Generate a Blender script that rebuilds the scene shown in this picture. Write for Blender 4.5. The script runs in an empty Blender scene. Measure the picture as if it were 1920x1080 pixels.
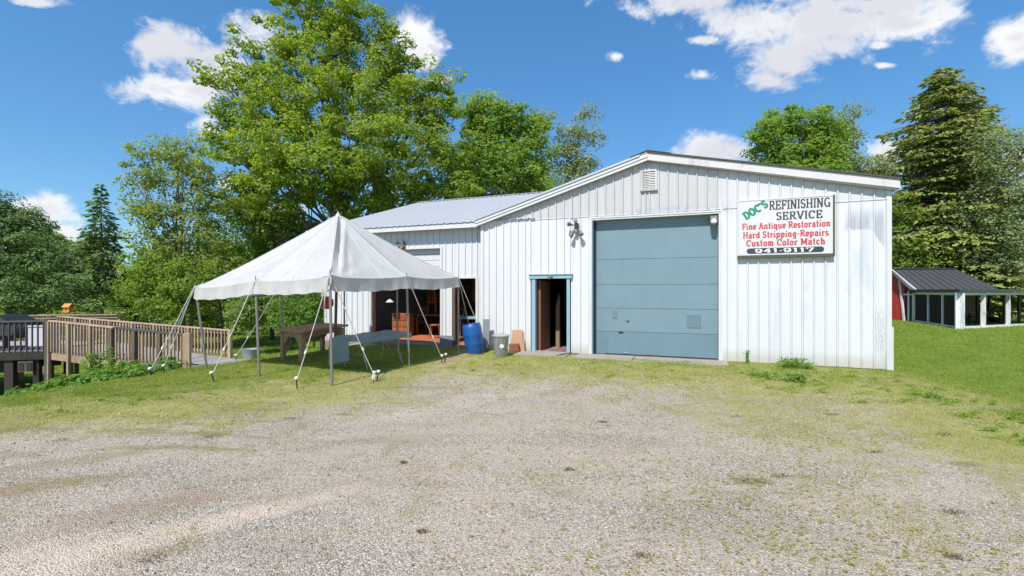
import bpy, bmesh, math, random
import numpy as np
from mathutils import Vector, Matrix, Euler
R = math.radians
random.seed(7)
C = bpy.context.scene.collection
scn = bpy.context.scene

# ------------------------------------------------------------------ camera, sky, sun, exposure
cam_d = bpy.data.cameras.new('camera'); cam = bpy.data.objects.new('camera', cam_d); C.objects.link(cam)
cam.location = (0, 0, 1.75); cam.rotation_euler = (R(90), 0, 0)
cam_d.sensor_width = 36; cam_d.lens = 36*853/1920; cam_d.shift_y = 5/1920
cam_d.clip_start = .05; cam_d.clip_end = 3000
scn.camera = cam
SUN_EL, SUN_AZ = 53.0, 206.0          # azimuth: direction TO the sun, clockwise from +Y
sx, sy = math.sin(R(SUN_AZ)), math.cos(R(SUN_AZ))
to_sun = Vector((sx*math.cos(R(SUN_EL)), sy*math.cos(R(SUN_EL)), math.sin(R(SUN_EL))))
sun_d = bpy.data.lights.new('sun', 'SUN'); sun = bpy.data.objects.new('sun', sun_d); C.objects.link(sun)
sun_d.energy = 5.0; sun_d.angle = R(.55); sun_d.color = (1, .955, .88)
sun.rotation_euler = to_sun.to_track_quat('Z', 'Y').to_euler(); sun.location = (-20, -30, 60)
scn.view_settings.view_transform = 'Standard'; scn.view_settings.look = 'None'
scn.view_settings.exposure = 0.27; scn.view_settings.gamma = 1.0; scn.view_settings.use_curve_mapping = False

W = bpy.data.worlds.new('World'); scn.world = W; W.use_nodes = True
nt = W.node_tree; nt.nodes.clear()
def wn(t, **k):
    n = nt.nodes.new(t)
    for a, b in k.items(): setattr(n, a, b)
    return n
def wl(a, b): nt.links.new(a, b)
wo = wn('ShaderNodeOutputWorld'); bg = wn('ShaderNodeBackground'); wl(bg.outputs[0], wo.inputs[0])
sky = wn('ShaderNodeTexSky', sky_type='NISHITA', sun_disc=False)
sky.sun_elevation = R(SUN_EL); sky.sun_rotation = R(SUN_AZ); sky.air_density = 1.0; sky.dust_density = .25; sky.ozone_density = 1.6
hs = wn('ShaderNodeHueSaturation'); gm_ = wn('ShaderNodeGamma'); gm_.inputs['Gamma'].default_value = .62; wl(sky.outputs[0], gm_.inputs['Color'])
hs.inputs['Saturation'].default_value = 1.52; hs.inputs['Value'].default_value = 2.2; wl(gm_.outputs[0], hs.inputs['Color'])
bg.inputs['Strength'].default_value = .09
tc = wn('ShaderNodeTexCoord')
def wmath(op, a, b=None, c=None, clamp=False):
    n = wn('ShaderNodeMath', operation=op, use_clamp=clamp)
    for i, v in enumerate((a, b, c)):
        if v is None: continue
        if isinstance(v, (int, float)): n.inputs[i].default_value = v
        else: wl(v, n.inputs[i])
    return n.outputs[0]
def wnoise(scale, detail, rough, off=(0,0,0), sc=(1,1,1), dist=0.0):
    m = wn('ShaderNodeMapping'); m.inputs['Location'].default_value = off; m.inputs['Scale'].default_value = sc
    wl(tc.outputs['Generated'], m.inputs['Vector'])
    n = wn('ShaderNodeTexNoise'); n.inputs['Scale'].default_value = scale; n.inputs['Detail'].default_value = detail
    n.inputs['Roughness'].default_value = rough; n.inputs['Distortion'].default_value = dist
    wl(m.outputs[0], n.inputs['Vector']); return n.outputs['Fac']
# cumulus banks: (azimuth tangent, elevation tangent, half width, half height, weight)
def cdir(px, py):
    v = Vector(((px-960)/853, 1, (545-py)/853)); k = 1/v.length; return v.normalized(), k
CL = [(310,85,78,38,1.0),(345,172,100,32,1.0),(420,140,95,52,1.1),(480,75,66,48,1.0),(775,75,50,44,1.1),(800,105,30,30,.3),(820,150,40,10,.2),
      (390,245,34,24,.7),(78,398,56,34,1.1),(110,450,50,30,1.0),(60,3,80,10,.8),(215,370,30,10,-.2),
      (1290,5,110,26,1.0),(1420,36,130,40,1.2),(1560,35,150,42,1.25),(1700,45,130,33,1.1),(1780,25,60,20,1.0),(1640,10,200,26,1.2),
      (1475,118,80,42,1.1),(1540,90,85,40,1.1),(1440,150,55,18,.9),(1315,75,45,12,.65),(1320,140,38,13,.5),(1158,106,20,11,.45),(1650,85,30,11,.45),(1660,122,24,7,.35),
      (1895,65,70,34,1.05),(1950,60,60,40,1.1),(1360,290,85,30,1.1),(1664,292,40,34,1.1),(1810,290,30,18,.6),(440,345,36,16,.6),(540,400,50,30,.7),
      (1900,300,40,30,.6),(720,360,40,30,.5)]
# the sky beyond the frame: similar scattered cumulus
rs = random.Random(3)
for i in range(12):
    pass
acc = None
sep0 = wn('ShaderNodeSeparateXYZ'); wl(tc.outputs['Generated'], sep0.inputs[0]); yy_ = wmath('MAXIMUM', sep0.outputs['Y'], .12)
front = wn('ShaderNodeCombineXYZ'); wl(wmath('DIVIDE', sep0.outputs['X'], yy_), front.inputs[0]); wl(wmath('DIVIDE', sep0.outputs['Z'], yy_), front.inputs[1])
geo_n = wnoise(9, 9, .66, (3.1,1.7,.4), (1,1,1.35), .35)
fine_n = wnoise(19, 6, .65, (7,2,1), (1,1,1.4), .2)
for (px, py, hw, hh, wt) in CL:
    if wt < 0: continue
    sub = wn('ShaderNodeVectorMath', operation='SUBTRACT'); wl(front.outputs[0], sub.inputs[0]); sub.inputs[1].default_value = ((px-960)/853, (545-py)/853, 0)
    # tangent frame scaling: horizontal radius and vertical radius in radians
    rx, rz = hw/853*1.12, hh/853*1.15
    mul = wn('ShaderNodeVectorMath', operation='MULTIPLY'); wl(sub.outputs[0], mul.inputs[0]); mul.inputs[1].default_value = (1/rx, 1/rz, 1)
    ln = wn('ShaderNodeVectorMath', operation='LENGTH'); wl(mul.outputs[0], ln.inputs[0])
    b = wmath('SUBTRACT', 1.0, ln.outputs['Value']); 
    b = wmath('MINIMUM', b, .75*wt) if wt >= .8 else wmath('SUBTRACT', b, (1-wt)*.35)
    acc = b if acc is None else wmath('SMOOTH_MAX', acc, b, .22)
# scattered cumulus for the rest of the dome (behind and beside the view)
sep = wn('ShaderNodeSeparateXYZ'); wl(tc.outputs['Generated'], sep.inputs[0])
rest = wmath('SUBTRACT', wnoise(2.6, 3, .5, (9,4,2), (1,1,2.2)), .56)
rest = wmath('MULTIPLY', rest, 5.0)
behind = wmath('MULTIPLY_ADD', sep.outputs['Y'], -4.0, .9)       # the camera faces +Y; the listed clouds cover that side
rest = wmath('MINIMUM', rest, behind)
acc = wmath('MAXIMUM', acc, rest)
dens = wmath('ADD', acc, wmath('MULTIPLY_ADD', geo_n, 3.4, -1.55))
dens = wmath('ADD', dens, wmath('MULTIPLY_ADD', fine_n, 1.3, -.65))
mr = wn('ShaderNodeMapRange', interpolation_type='SMOOTHSTEP'); wl(dens, mr.inputs['Value']); mr.inputs['From Min'].default_value = .0; mr.inputs['From Max'].default_value = .85
lowv = wnoise(5, 4, .5, (3.1,1.7,.47), (1,1,1.6), .2)
shade = wn('ShaderNodeMapRange', interpolation_type='SMOOTHSTEP'); wl(wmath('ADD', wmath('MULTIPLY', dens, .35), lowv), shade.inputs['Value'])
shade.inputs['From Min'].default_value = .60; shade.inputs['From Max'].default_value = .92
cc = wn('ShaderNodeMix', data_type='RGBA'); wl(shade.outputs[0], cc.inputs['Factor'])
cc.inputs['A'].default_value = (9.4, 9.4, 9.6, 1); cc.inputs['B'].default_value = (7.0, 7.15, 7.7, 1)
mx = wn('ShaderNodeMix', data_type='RGBA'); wl(mr.outputs[0], mx.inputs['Factor']); tint = wn('ShaderNodeMix', data_type='RGBA', blend_type='MULTIPLY'); tint.inputs['Factor'].default_value = 1; wl(hs.outputs[0], tint.inputs['A']); tint.inputs['B'].default_value = (.72, 1.03, 1.26, 1)
wl(tint.outputs['Result'], mx.inputs['A']); wl(cc.outputs['Result'], mx.inputs['B'])
wl(mx.outputs['Result'], bg.inputs['Color'])

# ------------------------------------------------------------------ materials
def nodes_of(m):
    m.use_nodes = True; t = m.node_tree; t.nodes.clear(); return t
class NT:
    def __init__(s, name):
        s.m = bpy.data.materials.new(name); s.t = nodes_of(s.m)
        s.out = s.t.nodes.new('ShaderNodeOutputMaterial'); s.tc = s.t.nodes.new('ShaderNodeTexCoord')
    def n(s, typ, **k):
        x = s.t.nodes.new(typ)
        for a, b in k.items(): setattr(x, a, b)
        return x
    def l(s, a, b): s.t.links.new(a, b)
    def put(s, sock, v):
        if isinstance(v, (int, float)): sock.default_value = v
        elif isinstance(v, (tuple, list)): sock.default_value = tuple(v) if len(v) == 4 or sock.type == 'VECTOR' else tuple(v)+(1,)
        else: s.l(v, sock)
    def math(s, op, a, b=None, c=None, clamp=False):
        x = s.n('ShaderNodeMath', operation=op, use_clamp=clamp)
        for i, v in enumerate((a, b, c)):
            if v is not None: s.put(x.inputs[i], v)
        return x.outputs[0]
    def mix(s, f, a, b, bt='MIX'):
        x = s.n('ShaderNodeMix', data_type='RGBA', blend_type=bt)
        s.put(x.inputs['Factor'], f); s.put(x.inputs['A'], a); s.put(x.inputs['B'], b); return x.outputs['Result']
    def coord(s, kind='Object', sc=(1,1,1), rot=(0,0,0), loc=(0,0,0)):
        m = s.n('ShaderNodeMapping'); m.inputs['Scale'].default_value = sc; m.inputs['Rotation'].default_value = rot; m.inputs['Location'].default_value = loc
        if kind == 'World':
            g = s.n('ShaderNodeNewGeometry'); s.l(g.outputs['Position'], m.inputs['Vector'])
        else: s.l(s.tc.outputs[kind], m.inputs['Vector'])
        return m.outputs[0]
    def noise(s, vec, scale, detail=4, rough=.55, dist=0):
        x = s.n('ShaderNodeTexNoise'); s.l(vec, x.inputs['Vector']); x.inputs['Scale'].default_value = scale
        x.inputs['Detail'].default_value = detail; x.inputs['Roughness'].default_value = rough; x.inputs['Distortion'].default_value = dist
        return x.outputs['Fac']
    def ramp(s, v, lo, hi, a=0.0, b=1.0, smooth=True):
        x = s.n('ShaderNodeMapRange', interpolation_type='SMOOTHSTEP' if smooth else 'LINEAR')
        s.put(x.inputs['Value'], v); x.inputs['From Min'].default_value = lo; x.inputs['From Max'].default_value = hi
        x.inputs['To Min'].default_value = a; x.inputs['To Max'].default_value = b; return x.outputs[0]
    def bump(s, h, strength=.3, dist=.01):
        x = s.n('ShaderNodeBump'); s.put(x.inputs['Height'], h); x.inputs['Strength'].default_value = strength; x.inputs['Distance'].default_value = dist
        return x.outputs[0]
    def bsdf(s, col, rough=.6, metal=0, bump=None, spec=.5):
        p = s.n('ShaderNodeBsdfPrincipled'); s.put(p.inputs['Base Color'], col); s.put(p.inputs['Roughness'], rough); s.put(p.inputs['Metallic'], metal)
        p.inputs['Specular IOR Level'].default_value = spec
        if bump is not None: s.l(bump, p.inputs['Normal'])
        s.l(p.outputs[0], s.out.inputs[0]); s.p = p; return p
def basic(name, col, rough=.6, metal=0, var=.18, scale=6, grain=(1,1,1), bumps=.15, dirt=None, dirt_amt=.4, spec=.5):
    s = NT(name); v = s.coord('World', grain)
    n1 = s.noise(v, scale, 6, .6); n2 = s.noise(v, scale*7, 4, .6)
    f = s.math('MULTIPLY_ADD', n1, 2*var, 1-var); f = s.math('MULTIPLY', f, s.math('MULTIPLY_ADD', n2, var, 1-var/2))
    c = s.mix(1.0, col, s.mix(1.0, (0,0,0), (1,1,1)), 'MULTIPLY')
    comb = s.n('ShaderNodeCombineColor'); s.l(f, comb.inputs[0]); s.l(f, comb.inputs[1]); s.l(f, comb.inputs[2])
    c = s.mix(1.0, col, comb.outputs[0], 'MULTIPLY')
    if dirt is not None:
        d = s.ramp(s.noise(s.coord('World', (1,1,.35)), scale*.6, 8, .7), .5, .72)
        c = s.mix(s.math('MULTIPLY', d, dirt_amt), c, dirt)
    b = s.bump(n2, bumps, .01) if bumps else None
    s.bsdf(c, rough, metal, b, spec); return s.m
def wood(name, col, col2, rough=.8, stretch=(1,1,14), var=1.0, scale=9):
    s = NT(name); v = s.coord('Object', (stretch[0]*scale, stretch[1]*scale, stretch[2]*scale))
    g = s.noise(v, 1.0, 6, .65, .4); w = s.noise(s.coord('World'), 2.2, 5, .6)
    oi = s.n('ShaderNodeObjectInfo')
    f = s.math('ADD', s.math('MULTIPLY', g, .7), s.math('MULTIPLY', w, .5)); f = s.math('ADD', f, s.math('MULTIPLY_ADD', oi.outputs['Random'], .3, -.15))
    c = s.mix(s.ramp(f, .35, .85), col, col2)
    s.bsdf(c, rough, 0, s.bump(g, .35, .006), .3); return s.m
# white painted steel siding: bright repainted patches over weathered grey-white, streaks, dirt at the foot
def siding_mat(name, wing=False):
    s = NT(name)
    sepx = s.n('ShaderNodeSeparateXYZ'); s.l(s.coord('World'), sepx.inputs[0])
    gx, gy, gz = sepx.outputs
    a = R(-21); ca, sa = math.cos(a), math.sin(a)
    lx = s.math('ADD', s.math('MULTIPLY', s.math('ADD', gx, .875), ca), s.math('MULTIPLY', s.math('ADD', gy, -13.57), sa))
    comb = s.n('ShaderNodeCombineXYZ'); s.l(lx, comb.inputs[0]); s.l(gz, comb.inputs[2]); s.put(comb.inputs[1], 0.0)
    def mp(sc, loc=(0,0,0)):
        m = s.n('ShaderNodeMapping'); m.inputs['Scale'].default_value = sc; m.inputs['Location'].default_value = loc; s.l(comb.outputs[0], m.inputs['Vector']); return m.outputs[0]
    white = (.61,.62,.64); weath = (.50,.505,.52); primer = (.30,.34,.39)
    big = s.noise(mp((1,1,.5)), .9, 3, .5); streak = s.noise(mp((5,1,.35)), 1.6, 6, .65); fine = s.noise(mp((9,1,1.5)), 6, 6, .7)
    if wing:
        c = s.mix(s.ramp(streak, .4, .7), white, (.58,.59,.61))
    else:
        # upper gable weathered; below the seam repainted
        up = s.math('GREATER_THAN', s.math('ADD', gz, s.math('MULTIPLY', fine, .0)), 3.79)
        lim = s.math('ADD', s.math('MULTIPLY', s.noise(mp((3,1,1)), 1.2, 5, .6), .6), 0)
        rightp = s.ramp(s.math('ADD', lx, lim), 6.5, 7.0)
        upc = s.mix(s.ramp(streak, .35, .7), weath, (.445,.45,.455))
        upc = s.mix(s.math('MULTIPLY', rightp, .75), upc, (.60,.605,.62))
        lowc = s.mix(s.ramp(streak, .42, .75), white, (.57,.585,.615))
        bright = s.math('MULTIPLY', rightp, s.ramp(s.math('ADD', s.math('MULTIPLY', streak, 1.0), s.math('MULTIPLY', big, .6)), .62, .95))
        lowc = s.mix(s.math('MULTIPLY', bright, .6), lowc, (.63,.65,.675))
        blue = s.math('MULTIPLY', rightp, s.ramp(s.noise(mp((3.2,1,.5),(5,0,3)), 1.1, 5, .6), .53, .68))
        lowc = s.mix(s.math('MULTIPLY', blue, .8), lowc, (.50,.545,.60))
        c = s.mix(up, lowc, upc)
        # bare primer patch high at the right, hard lower edge
        z0 = s.math('ADD', 3.10, s.math('MULTIPLY_ADD', s.noise(mp((4,1,0)), 2.2, 4, .6), .5, -.25))
        z0 = s.math('SUBTRACT', z0, s.math('MULTIPLY', s.ramp(lx, 9.5, 9.75), .35))
        inz = s.math('MULTIPLY', s.ramp(s.math('SUBTRACT', gz, z0), 0, .05), s.ramp(gz, 3.72, 3.3))
        inx = s.math('MULTIPLY', s.ramp(lx, 9.0, 9.06), s.ramp(lx, 9.80, 9.74))
        pm = s.math('MULTIPLY', s.math('MULTIPLY', inz, inx), s.ramp(streak, .3, .55))
        c = s.mix(s.math('MULTIPLY', pm, .75), c, primer)
        # primer band over the big door
        bx = s.math('MULTIPLY', s.ramp(lx, 3.5, 3.7), s.ramp(lx, 6.8, 6.5)); bz = s.math('MULTIPLY', s.ramp(gz, 3.66, 3.70), s.ramp(gz, 3.98, 3.84))
        bm = s.math('MULTIPLY', s.math('MULTIPLY', bx, bz), s.ramp(s.noise(mp((3.5,1,1.2),(2,0,1)), 2.6, 5, .65), .42, .62))
        c = s.mix(s.math('MULTIPLY', bm, .6), c, (.33,.37,.43))
        # worn column near right corner low
        wm = s.math('MULTIPLY', s.math('MULTIPLY', s.ramp(lx, 9.55, 9.62), s.ramp(lx, 9.8, 9.74)), s.math('MULTIPLY', s.ramp(gz, .25, .45), s.ramp(gz, 1.5, 1.1)))
        c = s.mix(s.math('MULTIPLY', s.math('MULTIPLY', wm, s.ramp(fine, .4, .6)), .6), c, primer)
    foot = s.math('MULTIPLY', s.ramp(s.math('SUBTRACT', gz, s.math('MULTIPLY', fine, .5)), .14, -.16), .6)
    c = s.mix(foot, c, (.42,.40,.34))
    chips = s.ramp(s.noise(mp((4,1,2)), 9, 4, .7), .70, .78)
    c = s.mix(s.math('MULTIPLY', chips, .5), c, (.50,.47,.44))
    s.bsdf(c, .42, 0, s.bump(s.noise(mp((2,1,.6)), 3, 3, .5), .25, .012), .4)
    return s.m
M = {}
M['siding'] = siding_mat('painted_steel_siding'); M['siding_wing'] = siding_mat('painted_steel_siding_wing', True)
M['trim'] = basic('white_trim', (.59,.595,.605), .5, var=.06, scale=3, dirt=(.42,.40,.37), dirt_amt=.35)
M['rake'] = basic('weathered_white_board', (.57,.565,.56), .6, var=.08, scale=2.2, dirt=(.30,.28,.26), dirt_amt=.75)
M['soffit'] = basic('soffit_wood', (.42,.40,.37), .8, var=.15)
M['roofmetal'] = basic('galvanised_roof', (.46,.475,.50), .5, .25, var=.07, scale=1.2, bumps=.08)
M['shingle'] = basic('dark_shingle', (.075,.07,.068), .9, var=.3, scale=9)
M['bluedoor'] = basic('blue_grey_door_paint', (.165,.25,.295), .45, var=.12, scale=1.6, dirt=(.13,.22,.26), dirt_amt=.4, bumps=.06)
M['bluedoor2'] = basic('blue_grey_door_paint_lower', (.14,.225,.275), .45, var=.10, scale=1.6, dirt=(.10,.16,.19), dirt_amt=.6, bumps=.08)
M['bluepatch'] = basic('blue_grey_patch', (.125,.195,.24), .5, var=.12)
M['bluetrim'] = basic('blue_door_trim', (.25,.40,.46), .5, var=.08, dirt=(.16,.24,.28))
M['darkmetal'] = basic('dark_metal', (.05,.05,.055), .5, .5, var=.2)
M['greymetal'] = basic('dull_grey_metal', (.24,.235,.225), .55, .4, var=.2)
M['bronze'] = basic('bronze_lamp_metal', (.17,.155,.145), .5, .4, var=.25, scale=20)
M['signwhite'] = basic('sign_panel', (.60,.595,.60), .4, var=.02, scale=2, bumps=0)
M['signframe'] = basic('sign_frame', (.085,.09,.06), .5, .2, var=.3, scale=5)
M['ink_black'] = basic('ink_black', (.035,.045,.06), .5, var=.1, bumps=0)
M['ink_red'] = basic('ink_red', (.50,.035,.05), .5, var=.1, bumps=0)
M['ink_green'] = basic('ink_green', (.0,.24,.12), .5, var=.1, bumps=0)
M['ink_white'] = basic('ink_white', (.8,.8,.8), .5, var=.02, bumps=0)
M['concrete'] = basic('concrete', (.30,.265,.225), .9, var=.2, scale=5, dirt=(.18,.16,.12), dirt_amt=.5)
M['concrete_d'] = basic('concrete_block', (.20,.21,.23), .9, var=.2, scale=5)
M['inwall'] = basic('interior_board_wall', (.24,.155,.11), .85, var=.35, scale=2.5, grain=(3,3,.4))
M['inwall2'] = basic('interior_red_brown', (.24,.10,.06), .8, var=.25, scale=2.5, grain=(5,5,.4))
M['ceil'] = basic('interior_ceiling', (.26,.21,.17), .9, var=.2)
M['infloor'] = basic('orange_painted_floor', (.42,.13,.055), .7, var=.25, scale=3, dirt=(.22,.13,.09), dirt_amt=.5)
M['infloor2'] = basic('grey_brown_floor', (.22,.17,.145), .8, var=.25, scale=3)
M['mat'] = basic('purple_floor_mat', (.20,.10,.125), .95, var=.2)
M['brownwood'] = wood('furniture_wood', (.27,.13,.065), (.14,.065,.03), .5, (1,1,.2))
M['orangewood'] = wood('bentwood', (.34,.12,.045), (.20,.06,.02), .5, (1,1,.2))
M['greywood'] = wood('old_bench_wood', (.44,.285,.19), (.27,.17,.11), .85, (.25,1,1))
M['rampwood'] = wood('weathered_ramp_wood', (.45,.335,.235), (.25,.175,.115), .85, (1,1,.18))
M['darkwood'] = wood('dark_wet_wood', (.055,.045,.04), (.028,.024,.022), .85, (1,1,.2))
M['deckboard'] = wood('grey_deck_boards', (.36,.35,.36), (.24,.22,.22), .85, (.25,1,1))
M['deckrail'] = wood('dark_grey_deck_rail', (.13,.11,.105), (.075,.065,.065), .8, (1,1,.2))
M['postwood'] = wood('post_wood', (.15,.11,.085), (.07,.05,.04), .85, (1,1,.2))
M['cover'] = basic('dark_vinyl_cover', (.022,.026,.035), .5, var=.3, scale=3)
M['whiteplastic'] = basic('white_plastic', (.66,.64,.72), .5, var=.05)
M['feeder'] = basic('orange_feeder', (.62,.22,.045), .6, var=.12, scale=10)
M['pole'] = basic('galvanised_tent_pole', (.27,.25,.235), .45, .45, var=.2, scale=4)
M['rope'] = basic('tent_rope', (.52,.49,.45), .9, var=.15, scale=30)
M['ropecap'] = basic('white_stake_cap', (.74,.72,.68), .7, var=.05)
M['redpaint'] = basic('red_plaque_paint', (.30,.035,.025), .6, var=.15)
M['poleRed'] = basic('brown_centre_pole', (.13,.075,.06), .7, var=.2)
M['barrel'] = basic('blue_plastic', (.010,.085,.30), .42, var=.12, scale=3)
M['galv'] = basic('galvanised_can', (.36,.385,.40), .5, .35, var=.14, scale=6, dirt=(.18,.18,.17), dirt_amt=.5)
M['cardboard'] = basic('cardboard', (.42,.24,.15), .85, var=.1, scale=4)
M['rust'] = basic('rusty_red', (.24,.085,.05), .8, var=.3, scale=9)
M['tablecloth'] = basic('blue_grey_vinyl_cloth', (.17,.235,.27), .5, var=.12, scale=5)
M['tableleg'] = basic('beige_table_leg', (.45,.40,.34), .5, .2, var=.1)
M['redbarn'] = basic('red_barn_paint', (.55,.03,.03), .65, var=.12, scale=2, grain=(6,6,.5))
M['barnroof'] = basic('black_metal_roof', (.075,.077,.085), .45, .3, var=.15, scale=2)
M['peelwhite'] = basic('peeling_white_paint', (.72,.73,.74), .7, var=.06, scale=5, dirt=(.22,.22,.22), dirt_amt=.8)
M['hose'] = basic('black_hose', (.02,.02,.02), .6)
M['clay'] = basic('clay', (.30,.12,.07), .8)
def screen_mat():
    s = NT('dark_insect_screen'); tr = s.n('ShaderNodeBsdfTransparent'); d = s.n('ShaderNodeBsdfDiffuse'); d.inputs[0].default_value = (.055,.045,.045,1)
    m = s.n('ShaderNodeMixShader'); m.inputs[0].default_value = .86; s.l(tr.outputs[0], m.inputs[1]); s.l(d.outputs[0], m.inputs[2]); s.l(m.outputs[0], s.out.inputs[0]); return s.m
M['screen'] = screen_mat()
def canvas_mat():
    s = NT('white_tent_vinyl'); v = s.coord('World')
    n = s.noise(v, 1.3, 5, .6); n2 = s.noise(s.coord('World', (1,1,.6)), 5, 6, .7)
    c = s.mix(s.ramp(n, .35, .75), (.61,.60,.59), (.55,.545,.54)); c = s.mix(s.math('MULTIPLY', s.ramp(n2, .54, .75), .6), c, (.38,.38,.395))
    b = s.bump(s.noise(v, 9, 4, .6), .25, .012)
    p = s.bsdf(c, .5, 0, b, .35); tr = s.n('ShaderNodeBsdfTranslucent'); s.l(c, tr.inputs[0])
    m = s.n('ShaderNodeMixShader'); m.inputs[0].default_value = .26; s.l(p.outputs[0], m.inputs[1]); s.l(tr.outputs[0], m.inputs[2]); s.l(m.outputs[0], s.out.inputs[0]); return s.m
M['canvas'] = canvas_mat(); M['canvas_seam'] = basic('tent_seam_tape', (.50,.50,.52), .7, var=.1)
def leaf_mat(name, c1, c2, c3, trans=.48, scale=.5):
    s = NT(name); g = s.n('ShaderNodeNewGeometry'); n = s.noise(s.coord('World'), scale, 3, .6)
    r = g.outputs['Random Per Island']
    c = s.mix(s.ramp(s.math('ADD', s.math('MULTIPLY', n, .8), s.math('MULTIPLY', r, .35)), .35, .78), c1, c2)
    c = s.mix(s.ramp(r, .86, .95), c, c3)
    d = s.n('ShaderNodeBsdfDiffuse'); s.l(c, d.inputs[0]); d.inputs['Roughness'].default_value = .6
    gl = s.n('ShaderNodeBsdfGlossy'); gl.inputs['Roughness'].default_value = .6; gl.inputs[0].default_value = (.5,.55,.5,1)
    t = s.n('ShaderNodeBsdfTranslucent'); tcx = s.mix(1.0, c, (1.75,1.6,.6), 'MULTIPLY'); s.l(tcx, t.inputs[0])
    m1 = s.n('ShaderNodeMixShader'); m1.inputs[0].default_value = trans; s.l(d.outputs[0], m1.inputs[1]); s.l(t.outputs[0], m1.inputs[2])
    m2 = s.n('ShaderNodeMixShader'); m2.inputs[0].default_value = .03; s.l(m1.outputs[0], m2.inputs[1]); s.l(gl.outputs[0], m2.inputs[2])
    s.l(m2.outputs[0], s.out.inputs[0]); return s.m
M['leaf_maple'] = leaf_mat('maple_leaves', (0.147,0.248,0.038), (0.291,0.398,0.050), (0.410,0.431,0.067))
M['leaf_maple2'] = leaf_mat('maple_leaves_fresh', (0.138,0.260,0.040), (0.248,0.376,0.054), (0.344,0.389,0.079))
M['leaf_ash'] = leaf_mat('ash_leaves', (0.177,0.260,0.060), (0.296,0.374,0.079), (0.400,0.428,0.121))
M['leaf_grey'] = leaf_mat('grey_green_leaves', (0.198,0.270,0.124), (0.305,0.365,0.174), (0.415,0.435,0.231), .3)
M['leaf_dark'] = leaf_mat('pine_needles', (0.088,0.178,0.055), (0.178,0.275,0.079), (0.282,0.359,0.127), .15)
M['leaf_spruce'] = leaf_mat('spruce_needles', (0.085,0.172,0.058), (0.158,0.265,0.073), (0.274,0.324,0.097), .2)
M['leaf_hem'] = leaf_mat('hemlock_needles', (0.180,0.246,0.070), (0.319,0.373,0.099), (0.404,0.373,0.141), .25)
M['leaf_yel'] = leaf_mat('yellow_green_leaves', (0.172,0.281,0.046), (0.275,0.393,0.068), (0.342,0.436,0.105))
M['leaf_woods'] = leaf_mat('woodland_leaves', (0.124,0.223,0.057), (0.256,0.368,0.083), (0.380,0.444,0.148), .35, .35)
M['grass'] = leaf_mat('grass_blades', (0.156,0.270,0.035), (0.263,0.369,0.053), (0.403,0.384,0.104), .35, 1.2)
M['grass_dry'] = leaf_mat('dry_yellow_grass_blades', (0.264,0.277,0.066), (0.370,0.356,0.119), (0.449,0.370,0.198), .3, 1.2)
M['weed'] = leaf_mat('weed_leaves', (0.095,0.208,0.036), (0.176,0.312,0.048), (0.270,0.364,0.072), .35, 2)
M['bark'] = basic('grey_bark', (.15,.13,.11), .95, var=.4, scale=5, grain=(2,2,.4), bumps=.6)
M['bark2'] = basic('pale_bark', (.27,.23,.19), .95, var=.3, scale=5, grain=(2,2,.4), bumps=.5)

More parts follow.
